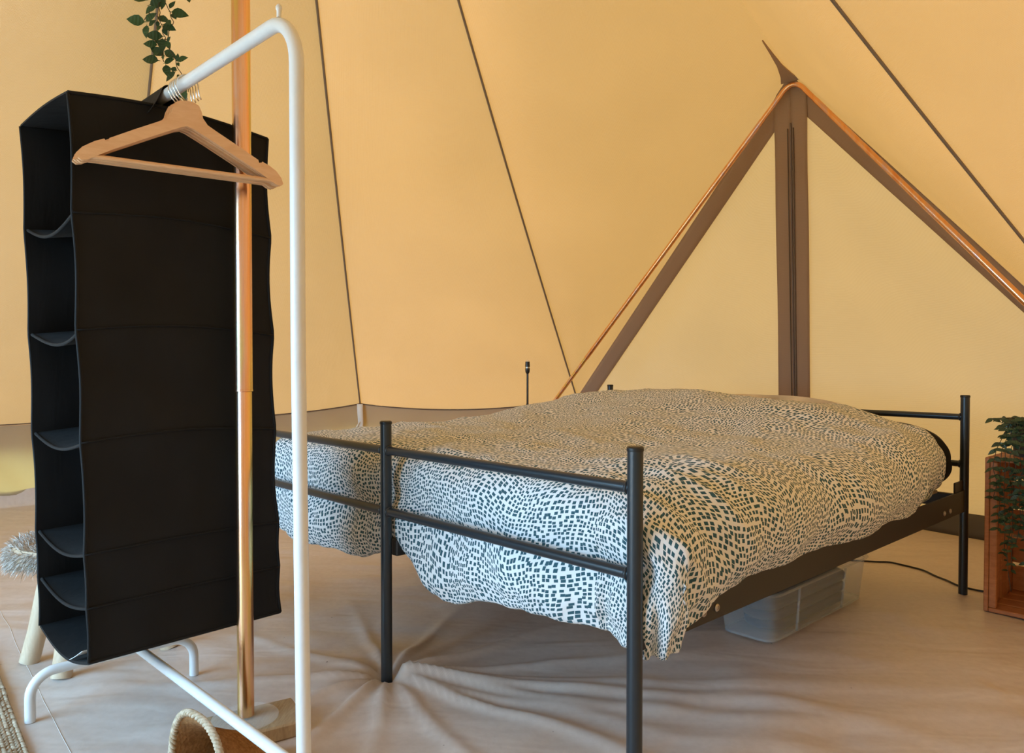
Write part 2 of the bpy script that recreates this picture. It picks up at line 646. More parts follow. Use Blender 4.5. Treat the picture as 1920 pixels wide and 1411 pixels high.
# entrance behind the camera: the lower canvas of two panels is rolled up
for a_, b_ in ((OPEN0, OPENM), (OPENM, OPEN1)):
    up = lambda d: (lambda t, d=d: seam_pt(d, t * OPEN_T))
    roof_panel(up(a_), up(b_), sag=.0, droop=0, over=0, wr=0, sd=a_)
    MB().tube([seam_pt(a_, OPEN_T).lerp(seam_pt(b_, OPEN_T), i / 12) - Vector((0, 0, .05)) for i in range(13)], .05, 14).build('rolled_canvas', M_CANVAS, ceiling, smooth=True)

# lower wall ring, one panel between each two seams
walls = {}
def wall_group(mid):
    m = mid % 360
    nm = 'wall_back' if 60 < m < 125 else 'wall_left' if m <= 215 and m >= 125 else 'wall_front' if 215 < m < 320 else 'wall_right'
    if nm not in walls:
        walls[nm] = struct(nm)
    return walls[nm]
def roof_edge(a, b, u):
    ea, eb = eave(a), eave(b)
    p = ea.lerp(eb, u)
    p.z -= .055 * 4 * u * (1 - u)
    return p
def wall_panel(a, b, sd):
    par = wall_group((a + b) / 2)
    ga, gb = polar(R + .06, a, 0), polar(R + .06, b, 0)
    def fn(u, v):
        top = roof_edge(a, b, u)
        bot = ga.lerp(gb, u)
        out = (top - AX); out.z = 0
        out.normalize()
        bot += out * (.10 * 4 * u * (1 - u))
        p = top.lerp(bot, v)
        k = math.sin(math.pi * v)
        diag = u * 9 + v * 2.2 * (1 if u < .5 else -1)
        p += out * (k * .018 * mnoise.noise((diag * 1.3, v * .8, sd)) + k * .012 * math.sin(diag * 3.1 + sd))
        return p
    MB().grid(fn, 48, 16).build('wall_panel', M_WALL, par, smooth=True, recalc=False)
    # bound edge where roof and wall are sewn together
    MB().tube([roof_edge(a, b, i / 24) + ((AX - roof_edge(a, b, i / 24)) * Vector((1, 1, 0))).normalized() * .008 for i in range(25)], .0045, 6).build('eave_binding', M_EDGE, par, smooth=True)
kk = 0
for ch in chains:
    for a, b in zip(ch[:-1], ch[1:]):
        kk += 1
        wall_panel(a, b, kk * 2.3)
for a, b in ((OPEN0, OPENM), (OPENM, OPEN1)):  # unseen sill wall added across the entrance to cut low-angle light
    wall_panel(a, b, a)
# white tie straps hanging from the eave corners
def tie(deg, length, par, dx=.0, z0=None):
    e = eave(deg)
    inw = (AX - e); inw.z = 0; inw.normalize()
    tn = Vector((-inw.y, inw.x, 0))
    if z0: e.z = z0
    e = e + inw * .03 + tn * dx
    def fn(u, v):
        return e + tn * ((u - .5) * .040 * (1 - .3 * v)) + inw * (.012 * math.sin(v * 7)) - Vector((0, 0, v * length)) + tn * (.012 * math.sin(v * 5) * v)
    MB().sheet(fn, 2, 14, inw * .003).build('tie_strap', M_TIE, par, smooth=True)
    return e, tn, inw
e0, tn0, in0 = tie(97.1, .30, walls['wall_back'])
MB().tube([e0 - Vector((0, 0, .12)) + tn0 * x + in0 * .01 + Vector((0, 0, z)) for x, z in ((0, 0), (-.03, -.05), (-.05, -.12), (-.045, -.17))], .005, 6).build('tie_cord', M_TIE, walls['wall_back'], smooth=True)
tie(72.5, .20, walls['wall_back'], .0)

# back door: two canvas flaps meeting at a zip, with brown strips painting in the shade of outer storm flaps
door = struct('door_1', 'closed canvas door of the tent with a brown band of painted flap shade along the zip')
S2, S3 = eave(72.5), polar(R, 21.0, .60)
S2g, S3g = polar(R + .05, 72.5, 0), polar(R + .05, 21.0, 0)
CGr = polar(R + .10, 50.0, 0)
VK = .72
def edgeL(v):
    return A_IN.lerp(S2, v / VK) if v < VK else S2.lerp(S2g, (v - VK) / (1 - VK))
def edgeR(v):
    return A_IN.lerp(S3, v / VK) if v < VK else S3.lerp(S3g, (v - VK) / (1 - VK))
def midc(v):
    p = A_IN.lerp(CGr, v)
    z = edgeL(v).z
    t = (A_IN.z - z) / A_IN.z
    p = A_IN.lerp(CGr, t)
    return p
OUTD = Vector((math.cos(math.radians(46.7)), math.sin(math.radians(46.7)), 0))
def doorpt(side, u, v):
    E = (edgeL if side < 0 else edgeR)(v)
    p = E.lerp(midc(v), u)
    w = (E - midc(v)).length
    k = 4 * u * (1 - u)
    p += OUTD * (.03 * k * min(1, w))
    d = u * 5 + v * 4.5
    p += OUTD * (.010 * k * min(1, w) * math.sin(d * 2.2 + side) + .012 * k * min(1, w) * mnoise.noise((d, v, side * 3.3)))
    return p
for side in (-1, 1):
    fl = MB().grid(lambda u, v: doorpt(side, u, v), 40, 60).build('door_flap', M_DOOR, door, smooth=True, recalc=False)
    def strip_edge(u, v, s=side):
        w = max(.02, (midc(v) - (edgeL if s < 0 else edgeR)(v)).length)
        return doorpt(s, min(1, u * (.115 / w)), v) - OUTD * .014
    MB().sheet(strip_edge, 4, 60, -OUTD * .003).build('flap_shade_strip', M_STRIP, door, smooth=True)
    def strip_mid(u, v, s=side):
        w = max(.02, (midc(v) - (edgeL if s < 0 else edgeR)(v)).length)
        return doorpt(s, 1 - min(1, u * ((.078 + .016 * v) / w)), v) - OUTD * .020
    MB().sheet(strip_mid, 4, 60, -OUTD * .003).build('zip_shade_strip', M_STRIP, door, smooth=True)
for dx in (-.014, .014):
    MB().tube([midc(v) - OUTD * .026 + tang * dx for v in np.linspace(.10, .97, 30)], .0028, 6).build('zip_stitching', M_EDGE, door, smooth=True)
MB().tube([midc(v) - OUTD * .026 for v in np.linspace(.09, .97, 30)], .005, 6, flat=.6).build('zip_teeth', plain('zip_tape', (.20, .15, .13), .6).m, door, smooth=True)

for side in (-1, 1):
    MB().sheet(lambda u, v, s_=side: doorpt(s_, u, lerp(.945, .997, v)) - OUTD * (.05 + .05 * v), 24, 4, -OUTD * .003).build('mud_flap', plain('mud_flap_vinyl', (.085, .075, .07), .6).m, door, smooth=True)

# groundsheet floor: polar mesh with folds and turned up rim
BF = Vector((-.338, 2.019, 0))     # middle foot post of the bed dents the sheet
NA, NR = 720, 230
folds = [(-8, .9, .016), (-22, .5, .010), (12, .55, .012), (38, .35, .014), (75, .25, .010), (110, .3, .012), (150, .35, .012),
         (185, .5, .012), (215, .4, .010), (250, .32, .016), (275, .30, .012), (300, .45, .010), (328, .7, .013), (-2, 1.1, .010), (-14, 1.2, .009)]
def floor_z(x, y):
    dx, dy = x - BF.x, y - BF.y
    r = math.hypot(dx, dy)
    z = -.018 * math.exp(-(r / .05) ** 2) + .010 * math.exp(-((r - .12) / .08) ** 2)
    if r < 1.6:
        th = math.degrees(math.atan2(dy, dx))
        for a, L, A in folds:
            d = (th - a + 4 * mnoise.noise((r * 3, a, 0)) + 540) % 360 - 180
            s = math.radians(d) * r
            wd = .010 + .03 * r
            z += 1.8 * A * math.exp(-(s / wd) ** 2) * math.exp(-r / L) * sstep(r, .01, .06)
    # long soft creases of the sheet
    z += .016 * max(0, mnoise.noise((x * .9 + y * .6, (y - x) * 2.6, 3.1))) + .004 * mnoise.noise((x * 3.5, y * 3.5, 9))
    z += .008 * max(0, mnoise.noise((x * 5.2 + y * 3, (y * .9 - x * .3) * 9, 1.7)))
    return z - .004
v, f = [], []
for j in range(NR + 1):
    rr = .02 + (R + .02 - .02) * (j / (NR - 8)) if j <= NR - 8 else None
    for i in range(NA):
        a = 2 * math.pi * i / NA
        if rr is not None:
            x, y = TC.x + rr * math.cos(a), TC.y + rr * math.sin(a)
            z = floor_z(x, y) * (1 - sstep(rr, 3.2, 3.5)) if rr > .6 or True else 0
            v.append((x, y, z))
        else:
            k = (j - (NR - 8)) / 8
            r2 = R + .02 + .035 * math.sin(k * math.pi / 2)
            z = .10 * k * k
            x, y = TC.x + r2 * math.cos(a), TC.y + r2 * math.sin(a)
            v.append((x, y, z + .006 * k * math.sin(a * 60)))
for j in range(NR):
    for i in range(NA):
        a, b = j * NA + i, j * NA + (i + 1) % NA
        f.append((a, b, b + NA, a + NA))
f.append(tuple(range(NA))[::-1])
fm = MB(); fm.v, fm.f = v, f
floor = fm.build('floor', M_FLOOR, smooth=True, recalc=False)
floor['kind'] = 'structure'
floor['label'] = 'creased beige vinyl groundsheet of the tent'

# welded seam of the groundsheet near the rug
_sa, _sb = Vector((-1.85, 2.684, 0)), Vector((-.60, 1.194, 0))
MB().tube([(lambda p: (p.x, p.y, floor_z(p.x, p.y) + .0004))(_sa.lerp(_sb, i / 60)) for i in range(61)], .0009, 6, flat=.5).build('sheet_seam', plain('seam_weld', (.66, .60, .54), .4).m, floor, smooth=True)

# centre pole on its board
PX, PY = -.613, 1.722
board = MB().box((PX + .025, PY - .005, .0175), (.20, .135, .035), (.85, .53, 0), (-.53, .85, 0), bev=.004).build('wooden_board', M_BOARD)
tag(board, 'small rough pine board under the shiny centre pole', 'board')
disc = MB().lathe((PX, PY - .005, .0358), [(.0, .0), (.070, 0), (.074, .0012), (.074, .0032), (.070, .0045), (.0, .0045)], 48).build('plastic_disc', M_DISC, smooth='auto')
tag(disc, 'clear round plastic disc between the board and the centre pole', 'disc')
pole = thing('tent_pole', 'shiny yellow zinc steel centre pole standing in front of the black organizer', 'pole', (PX, PY, .0405))
MB().lathe((PX, PY, .0405), [(.0, 0), (.0185, 0), (.0185, .745), (.0175, .748), (.0, .748)], 40).build('lower_tube', M_ZINC, pole, smooth='auto')
MB().lathe((PX, PY, .0405), [(.0165, .745), (.0205, .747), (.0205, 3.30), (.0, 3.30)], 40).build('upper_tube', M_ZINC, pole, smooth='auto')
MB().lathe((PX, PY, .0405), [(.0187, .744), (.0212, .7455), (.0212, .750), (.0187, .7515)], 40).build('joint_ring', M_ZINC, pole, smooth='auto')
MB().lathe((PX, PY, .0405), [(.0, 3.30), (.05, 3.30), (.05, 3.32), (.0, 3.33)], 24).build('pole_cap', M_CAP, pole, smooth='auto')

# A-frame poles at the back door
LF, RF, PK = Vector((-.168, 4.85, .0)), Vector((2.65, 2.30, .0)), Vector((1.300, 3.515, 2.160))
af = thing('door_pole', 'copper coloured bent A-frame steel pole propping up the back door', 'pole', LF.lerp(RF, .5))
dl, dr = (LF - PK).normalized(), (RF - PK).normalized()
def leg_pts(d, L0, L1, n=8):
    return [PK + d * lerp(L0, L1, i / n) for i in range(n + 1)]
bend = []
for i in range(17):
    t = i / 16
    p0, p1, p2 = PK + dl * .09, PK + Vector((0, 0, .012)), PK + dr * .09
    bend.append(p0 * (1 - t) ** 2 + p1 * 2 * t * (1 - t) + p2 * t * t)
Ll, Lr = (LF - PK).length - .015, (RF - PK).length - .015
MB().tube([PK + dl * .22] + bend + [PK + dr * .16], .0115, 16).build('peak_bend', M_COPPER, af, smooth='auto')
MB().tube(leg_pts(dl, .22, 1.75), .0125, 16).build('leg', M_COPPER, af, smooth='auto')
MB().tube(leg_pts(dl, 1.74, Ll), .0112, 16).build('lower_leg', M_ZINC, af, smooth='auto')
MB().tube(leg_pts(dr, .16, .86), .0125, 16).build('leg', M_COPPER, af, smooth='auto')
MB().tube(leg_pts(dr, .855, Lr), .0135, 16).build('lower_leg', M_COPPER, af, smooth='auto')

# ------------------------------------------------------------------ the bed
TH = -.8158
BA = Vector((math.cos(TH), math.sin(TH), 0))       # across the bed, towards the camera side
BB = Vector((-math.sin(TH), math.cos(TH), 0))      # foot to head
BW, BL = 1.662, 1.955
FLp = Vector((-.338, 2.019, 0)) - BA * (BW / 2)
def bed(p, q, z=0.0):
    return FLp + BA * p + BB * q + Vector((0, 0, z))
UP = Vector((0, 0, 1))
bf = thing('bed_frame', 'anthracite tubular steel double bed frame with three foot posts', 'bed', bed(BW / 2, BL / 2))
def post(p, q, h, r=.0152):
    zb = floor_z(*bed(p, q).xy) - .002
    o = MB().lathe(bed(p, q, zb), [(.0, 0), (r, 0), (r, h - .009 - zb), (.0, h - .009 - zb)], 28).build('post', M_BEDM, bf, smooth='auto')
    MB().lathe(bed(p, q, h - .009), [(r + .0008, 0), (r + .0012, .001), (r + .0012, .006), (r - .001, .0085), (.0, .009)], 28).build('cap', M_CAP, o, smooth='auto')
    return o
FH, HH = .695, .731
for p in (0, BW / 2, BW):
    post(p, 0, FH)
for p in (0, BW):
    post(p, BL, HH)
def rail(p0, p1, q, z, name, r=.0115):
    MB().tube([bed(lerp(p0, p1, i / 6), q, z) for i in range(7)], r, 20).build(name, M_BEDM, bf, smooth='auto')
    for pp, sgn in ((p0, 1), (p1, -1)):
        MB().tube([bed(pp + sgn * .0135, q, z), bed(pp + sgn * .017, q, z), bed(pp + sgn * .020, q, z)], [.0148, .0142, .0118], 16).build('weld_bead', M_BEDM, bf, smooth=True)
for z in (.616, .452):
    rail(0, BW / 2, 0, z, 'foot_rail')
    rail(BW / 2, BW, 0, z, 'foot_rail')
for z in (.650, .478):
    rail(0, BW, BL, z, 'head_rail')
# flat steel side rails with bolts, centre beam and slats
for p, sgn in ((BW + .004, 1), (-.004, -1)):
    sr = MB().box(bed(p, BL / 2, .345), (.004, BL - .03, .078), BA, BB, UP)
    sr.box(bed(p - sgn * .018, BL / 2, .308), (.034, BL - .10, .004), BA, BB, UP)
    sr = sr.build('side_rail', M_BEDD, bf)
    for q in (.225, .275, BL - .235, BL - .175):
        MB().lathe(bed(p + sgn * .002, q, .330), [(.0085, 0), (.0085, .002), (.0070, .0036), (.004, .0040), (.0035, .002), (.0, .002)], 20, BB, UP, BA * sgn).build('bolt', M_BOLT, sr, smooth='auto')
    MB().box(bed(p - sgn * .006, BL - .06, .395), (.006, .09, .05), BA, BB, UP, .002).build('corner_bracket', M_BEDD, bf)
MB().box(bed(BW / 2, BL / 2, .352), (.04, BL - .04, .045), BA, BB, UP, .003).build('centre_beam', M_BEDD, bf)
MB().box(bed(BW / 2, .088, .345), (BW - .04, .022, .05), BA, BB, UP, .003).build('foot_beam', M_BEDD, bf)
MB().box(bed(BW / 2, BL - .028, .345), (BW - .04, .022, .05), BA, BB, UP, .003).build('head_beam', M_BEDD, bf)
for i in range(13):
    MB().box(bed(BW / 2, .13 + i * .142, .381), (BW - .12, .055, .010), BA, BB, UP).build('slat', M_LEG, bf)

# mattress
def rounded_slab(c, sx, sy, sz, r, ax, ay, n=6):
    m = MB()
    prof = []
    for i in range(n + 1):
        a = math.pi / 2 * i / n
        prof.append((1 - math.cos(a), math.sin(a)))
    rings = []
    steps = [(r * (1 - math.sin(math.pi / 2 * i / n)), r * (1 - math.cos(math.pi / 2 * i / n))) for i in range(n + 1)]
    layers = [(ins, zz) for ins, zz in steps] + [(ins, sz - zz) for ins, zz in reversed(steps)]
    cr = .06
    for ins, zz in layers:
        hx, hy = sx / 2 - ins, sy / 2 - ins
        ring = []
        for qx, qy, a0 in ((1, 1, 0), (-1, 1, 90), (-1, -1, 180), (1, -1, 270)):
            for k in range(7):
                a = math.radians(a0 + 15 * k)
                ring.append(Vector(c) + ax * (qx * (hx - cr) + cr * math.cos(a)) + ay * (qy * (hy - cr) + cr * math.sin(a)) + UP * zz)
        rings.append(ring)
    N = len(rings[0])
    for rg in rings:
        m.v += [tuple(p) for p in rg]
    for i in range(len(rings) - 1):
        for k in range(N):
            m.f.append((i * N + k, i * N + (k + 1) % N, (i + 1) * N + (k + 1) % N, (i + 1) * N + k))
    m.f.append(tuple(range(N))[::-1])
    m.f.append(tuple((len(rings) - 1) * N + k for k in range(N)))
    return m
mat_o = rounded_slab(bed(BW / 2, BL / 2 + .01, .387), BW - .075, BL - .15, .15, .035, BA, BB).build('mattress', M_MATT, smooth='auto')
tag(mat_o, 'pale mattress lying on the bed frame beneath the printed duvet', 'mattress')

# duvet -------------------------------------------------------------
def hem_foot(p):
    return interp(p, [-.1, .05, .25, .45, .62, .76, .83, .90, .98, 1.06, 1.15, 1.3, 1.5, 1.66],
                  [.30, .295, .262, .272, .275, .325, .352, .315, .250, .238, .268, .285, .300, .305])
def hem_side(q):
    return interp(q, [0, .10, .20, .28, .40, .60, .80, 1.02, 1.25, 1.45, 1.62, 1.72, 1.80, 1.95],
                  [.285, .288, .310, .350, .374, .364, .370, .352, .364, .362, .366, .370, .372, .375])
def top_z(p, q):
    s = sstep(q, .75, 1.72)
    head = interp(p, [-.05, .1, .4, .8, 1.1, 1.3, 1.5, 1.7], [.655, .695, .735, .745, .735, .708, .650, .57])
    foot = .600 + .012 * math.sin(math.pi * min(1, max(0, p / BW)))
    z = lerp(foot, head, s)
    z += .020 * fbm(p * 1.7 + 3, q * 1.7, 1.3, 2) * (.4 + .6 * s)
    # pillow ridges
    z += .018 * s * math.sin(q * 9.5 + p * .7)
    return z
PL, PR, QF, QH = .11, 1.545, .125, 1.70
RS, RFT = .150, .095
NU_S, NU_T, NV_F, NV_T, NV_H = 44, 150, 44, 180, 10
us = [(-1 + i / NU_S, PL) for i in range(NU_S)] + [(0, lerp(PL, PR, i / NU_T)) for i in range(NU_T)] + [(i / NU_S, PR) for i in range(NU_S + 1)]
vs_ = [(-1 + i / NV_F, QF) for i in range(NV_F)] + [(0, lerp(QF, QH, i / NV_T)) for i in range(NV_T)] + [(i / NV_H, QH) for i in range(NV_H + 1)]
dv, duv = [], []
for (nx, pc) in us:
    for (ny, qc) in vs_:
        n = max(abs(nx), abs(ny))
        zt = top_z(pc, qc)
        if n == 0:
            P = bed(pc, qc, zt)
            dv.append(P); duv.append((pc, qc)); continue
        L = math.hypot(nx, ny)
        dx, dy = nx / L, ny / L
        wx, wy = dx * dx, dy * dy
        # target hem height and rounding for this direction
        r = RS * wx + RFT * wy
        if ny > 0:
            hem = lerp(hem_side(qc), .60, wy)
        else:
            hem = hem_side(qc) * wx + hem_foot(pc) * wy
            if nx != 0 and ny < 0:
                cs = 4 * wx * wy
                hem = lerp(hem, .278, cs)
        arc = r * math.pi / 2
        rh = .017
        drop = zt - hem - rh
        tot = arc + max(.0, drop - r)
        e = min(1, n / .88) * tot
        if e < arc:
            a = e / r
            o_, d_ = r * math.sin(a), r * (1 - math.cos(a))
        else:
            o_, d_ = r, r + (e - arc)
        k = d_ / max(.05, drop)
        o_ -= .040 * sstep(qc, 1.35, 1.72) * wx * min(1, n * 2.5)
        # pillowy side: swells in the middle, tucks in towards the hem
        o_ += .020 * math.sin(math.pi * min(1, k)) * wx - .020 * sstep(k, .75, 1.0) * wx - .008 * sstep(k, .86, 1.0) * wy
        p_off = 0.0
        if nx > 0 and ny < 0:
            o_ *= lerp(1, (dx ** 4 + dy ** 4) ** -.25, .95)
            p_off = .036 * sstep(wx, .05, .5) * (1 - sstep(wx, .90, 1.0)) * sstep(k, .15, .5)
        if n > .88 and ny <= 0 or n > .88 and wx > .5:      # puffy rolled hem
            ca = (n - .88) / .12 * math.pi * .95
            o_ -= rh * 1.25 * (1 - math.cos(ca))
            d_ += rh * math.sin(ca)
            e += rh * ca
        P = bed(pc + dx * o_ + p_off, qc + dy * o_, zt - d_)
        dv.append(P); duv.append((pc + dx * e, qc + dy * e))
dv = np.array([tuple(p) for p in dv])
NUt, NVt = len(us), len(vs_)
G = dv.reshape(NUt, NVt, 3)
gu = np.gradient(G, axis=0); gv = np.gradient(G, axis=1)
nor = np.cross(gu, gv)
nor /= np.maximum(1e-9, np.linalg.norm(nor, axis=2, keepdims=True))
if nor[NUt // 2, NVt // 2, 2] < 0:
    nor = -nor
disp = np.zeros((NUt, NVt))
for i, (nx, pc) in enumerate(us):
    for j, (ny, qc) in enumerate(vs_):
        u_, v_ = duv[i * NVt + j]
        n = max(abs(nx), abs(ny))
        d = .016 * fbm(u_ * 3.1, v_ * 3.1, 5.0, 3) + .006 * fbm(u_ * 11, v_ * 11, 2.0, 2)
        if ny < 0 and abs(ny) >= abs(nx):       # foot drape: gathers towards the hem, loose horizontal swell at the lower rail
            g_ = sstep(n, .35, 1.0)
            d += g_ * .0075 * math.sin(u_ * 62 + 3 * mnoise.noise((u_ * 6, 1, 2))) * (.5 + .5 * mnoise.noise((u_ * 4, 7, 3)))
            d += -.010 * math.exp(-((n - .52) / .08) ** 2) + .010 * math.exp(-((n - .75) / .12) ** 2)
        if nx > 0 and abs(nx) > abs(ny):        # long side: slanting soft folds
            g_ = sstep(n, .2, .9)
            d += g_ * .011 * mnoise.noise((v_ * 5.5 + u_ * 3, u_ * 1.5, 4)) + (.004 * g_ * (n < .9)) * math.sin(v_ * 38 + u_ * 16 + 3 * mnoise.noise((v_ * 4, 5, 5)))
        # diagonal folds running over the near foot corner
        cx, cy = u_ - 1.60, v_ - .12
        for off, A, wd in ((-.10, .016, .020), (.0, -.014, .022), (.09, .017, .022), (.20, .014, .026), (.31, .012, .03)):
            s_ = (cx * .55 - cy * .83) * -1 - off + .03 * mnoise.noise((cx * 5, cy * 5, off))
            l_ = cx * .83 + cy * .55
            d += A * math.exp(-(s_ / wd) ** 2) * math.exp(-((l_ - .06) / .20) ** 2)
        # crumpled corner tip
        if nx > 0 and ny < 0:
            cs = min(nx, -ny) / max(nx, -ny)
            d += cs * sstep(n, .55, 1) * .016 * math.sin(math.atan2(-ny, nx) * 22 + 2 * n)
        d += .010 * math.exp(-((v_ - .55 - .10 * u_) / .05) ** 2) * sstep(1.3 - u_, 0, .5) * (n == 0)
        disp[i, j] = d * (1 - .75 * sstep(n, .84, .97) * (1 if ny <= 0 or abs(nx) > ny else 0))
G = G + nor * disp[..., None]
# keep the drape inside the foot rails
rel = G - np.array(tuple(FLp))
qn = rel @ np.array(tuple(BB)); pn = rel @ np.array(tuple(BA))
push = np.maximum(0, .021 - qn) * ((pn < BW + .0) & (qn < .2))
G = G + push[..., None] * np.array(tuple(BB))
mb = MB()
mb.v = [tuple(p) for p in G.reshape(-1, 3)]
mb.uv = duv
for i in range(NUt - 1):
    for j in range(NVt - 1):
        a = i * NVt + j
        mb.f.append((a, a + NVt, a + NVt + 1, a + 1))
duvet = mb.build('duvet', M_DUVET, smooth=True, recalc=False)
so = duvet.modifiers.new('thickness', 'SOLIDIFY')
so.thickness = .012
so.offset = -1
sb_ = duvet.modifiers.new('soft', 'SUBSURF')
sb_.levels = sb_.render_levels = 0
tag(duvet, 'white duvet printed with small dark teal diamonds, draped over the bed', 'duvet')

def pillow(c, sx, sy, sz, ax, ay, az, mat, name='pillow', n=28, rnd=0.0):
    m = MB()
    vs, fs = [], []
    for L in (1, -1):
        for i in range(n + 1):
            for j in range(n + 1):
                u, w = i / n * 2 - 1, j / n * 2 - 1
                h = (max(0, 1 - abs(u) ** 2.6) * max(0, 1 - abs(w) ** 2.6)) ** .5
                fu, fw = u * (1 - rnd * (1 - math.sqrt(1 - w * w / 2))), w * (1 - rnd * (1 - math.sqrt(1 - u * u / 2)))
                pin = 1 - .08 * (1 - abs(u)) * abs(w) ** 2
                pin2 = 1 - .08 * (1 - abs(w)) * abs(u) ** 2
                vs.append(Vector(c) + ax * (fu * sx / 2 * pin2) + ay * (fw * sy / 2 * pin) + az * (L * h * sz / 2 * (1 + .08 * mnoise.noise((u * 2, w * 2, L)))))
    N = (n + 1) ** 2
    for L in (0, 1):
        for i in range(n):
            for j in range(n):
                a = L * N + i * (n + 1) + j
                q = (a, a + n + 1, a + n + 2, a + 1)
                fs.append(q if L == 0 else q[::-1])
    m.add(vs, fs)
    o = m.build(name, mat, smooth=True)
    return o
tag(pillow(bed(1.40, 1.85, .500), .54, .30, .12, BA, (UP * .93 - BB * .36).normalized(), (BB * .93 + UP * .36).normalized(), M_DARKPIL, rnd=1.0),
    'black pillow showing as a dark edge between the duvet and the headboard', 'pillow')
tag(pillow(bed(.95, 1.862, .588), .84, .28, .10, BA, (UP * .96 - BB * .28).normalized(), (BB * .96 + UP * .28).normalized(), M_BEIGEPIL, rnd=.9),
    'beige pillow barely showing over the head end of the duvet', 'pillow')

# ------------------------------------------------------------------ storage boxes under the bed
def storage_box(p0, p1, q0, q1, h, label, base=0.0):
    c = bed((p0 + p1) / 2, (q0 + q1) / 2)
    zb = max(floor_z(*bed(p, q).xy) for p in (p0, p1) for q in np.linspace(q0, q1, 8)) * .5 + .003
    t = thing('storage_box', label, 'storage box', (c.x, c.y, zb), 'clear storage boxes under the bed')
    sx, sy = (p1 - p0), (q1 - q0)
    def ring(k, grow):
        hx, hy, cr = sx / 2 * k + grow, sy / 2 * k ** .4 + grow, .035 + grow
        out = []
        for qx, qy, a0 in ((1, 1, 0), (-1, 1, 90), (-1, -1, 180), (1, -1, 270)):
            for s_ in range(6):
                a = math.radians(a0 + 18 * s_)
                out.append((qx * (hx - cr) + cr * math.cos(a), qy * (hy - cr) + cr * math.sin(a)))
        return out
    def shell(layers, cap_lo=True):
        m = MB()
        N = 24
        for k, g_, z in layers:
            m.v += [tuple(c + BA * x + BB * y + UP * (zb + z)) for x, y in ring(k, g_)]
        for i in range(len(layers) - 1):
            for s_ in range(N):
                m.f.append((i * N + s_, i * N + (s_ + 1) % N, (i + 1) * N + (s_ + 1) % N, (i + 1) * N + s_))
        if cap_lo:
            m.f.append(tuple(range(N))[::-1])
        return m
    shell([(.86, 0, .0), (.87, .002, .003), (1.0, 0, h - .008)]).build('body', M_BOXP, t, smooth='auto', recalc=False)
    rim = shell([(1.0, .001, h - .012), (1.0, .010, h - .010), (1.0, .013, h - .004), (1.0, .010, h), (1.0, .001, h)], False)
    rim.build('rim', M_BOXP, t, smooth='auto', recalc=False)
    ft = shell([(.86, -.004, .0), (.86, .004, .0), (.86, .004, .006), (.86, -.004, .006)], False)
    ft.build('foot_lip', M_BOXP, t, recalc=False)
    for qq in (.24, .72):
        for s_, hx in ((1, sx / 2), (-1, -sx / 2)):
            MB().tube([c + BA * (hx * .875 + s_ * .003) + BB * ((qq - .5) * sy * .97) + UP * (zb + .004), c + BA * (hx + s_ * .003) + BB * ((qq - .5) * sy) + UP * (zb + h - .014)], .004, 6).build('rib', M_BOXP, t, smooth=True)
    hd = []
    for i in range(13):
        a = math.pi * i / 12
        hd.append(c + BB * (sy / 2 + .008 + .055 * math.sin(a)) + BA * (.05 * math.cos(a)) + UP * (zb + h - .012 - .012 * math.sin(a)))
    MB().tube(hd, .004, 8).build('handle', M_BOXP, t, smooth=True)
    return c, zb
c1, zb1 = storage_box(1.245, 1.440, .955, 1.655, .155, 'clear plastic storage box on the floor, nearest the bed edge')
c2, zb2 = storage_box(.985, 1.185, .99, 1.69, .155, 'clear plastic storage box further under the bed, mostly hidden')
for c_, zb_, lab in ((c1, zb1, 'dark folded blanket inside the nearer clear storage box'), (c2, zb2, 'dark folded blanket inside the hidden clear storage box')):
    b = thing('folded_blanket', lab, 'blanket', (c_.x, c_.y, zb_ + .006), 'blankets in the storage boxes')
    for k in range(3):
        rounded_slab(Vector((c_.x, c_.y, zb_ + .006 + k * .034)), .140 - .006 * k, .52 + .03 * k, .032, .014, BA, BB).build('fold', M_BLANKET, b, smooth='auto')

# ------------------------------------------------------------------ wooden crates used as bedside tables
def crate(p0, p1, q0, q1, h, label, openq=-1):
    c = bed((p0 + p1) / 2, (q0 + q1) / 2)
    t = thing('wooden_crate', label, 'crate', (c.x, c.y, 0), 'wooden crates beside the bed')
    sx, sy = p1 - p0, q1 - q0
    th = .014
    def plank(cx, cy, cz, a, b_, d):
        MB().box(c + BA * cx + BB * cy + UP * cz, (a, b_, d), BA, BB, UP, .0025).build('plank', M_CRATE, t)
    nb = 4
    gap = .012
    bw = (sy - gap * (nb - 1)) / nb
    for s_ in (-1, 1):           # sides: upright boards side by side
        for i in range(nb):
            plank(s_ * (sx / 2 - th / 2), -sy / 2 + bw / 2 + i * (bw + gap), h / 2 + .004, th, bw, h)
    for zc in (th / 2 + .004, h - th / 2 + .004):   # floor and top boards
        for i in range(nb):
            plank(0, -sy / 2 + bw / 2 + i * (bw + gap), zc, sx - 2 * th - .001, bw, th)
    nbk = 5
    bk = (h - 2 * th - gap * (nbk - 1)) / nbk
    for i in range(nbk):         # back boards
        plank(0, sy / 2 - th / 2, th + .004 + bk / 2 + i * (bk + gap), sx - 2 * th - .001, th, bk)
    for s_ in (-1, 1):           # corner posts inside the opening
        plank(s_ * (sx / 2 - th - .012), -sy / 2 + .012, h / 2 + .004, .022, .022, h - 2 * th - .002)
    return t
crate(1.772, 2.235, 1.785, 2.095, .525, 'upright reddish pine crate with a trailing plant, right of the headboard')
crate(-.47, -.12, 1.29, 1.78, .520, 'reddish pine crate left of the bed, only its top edge showing')

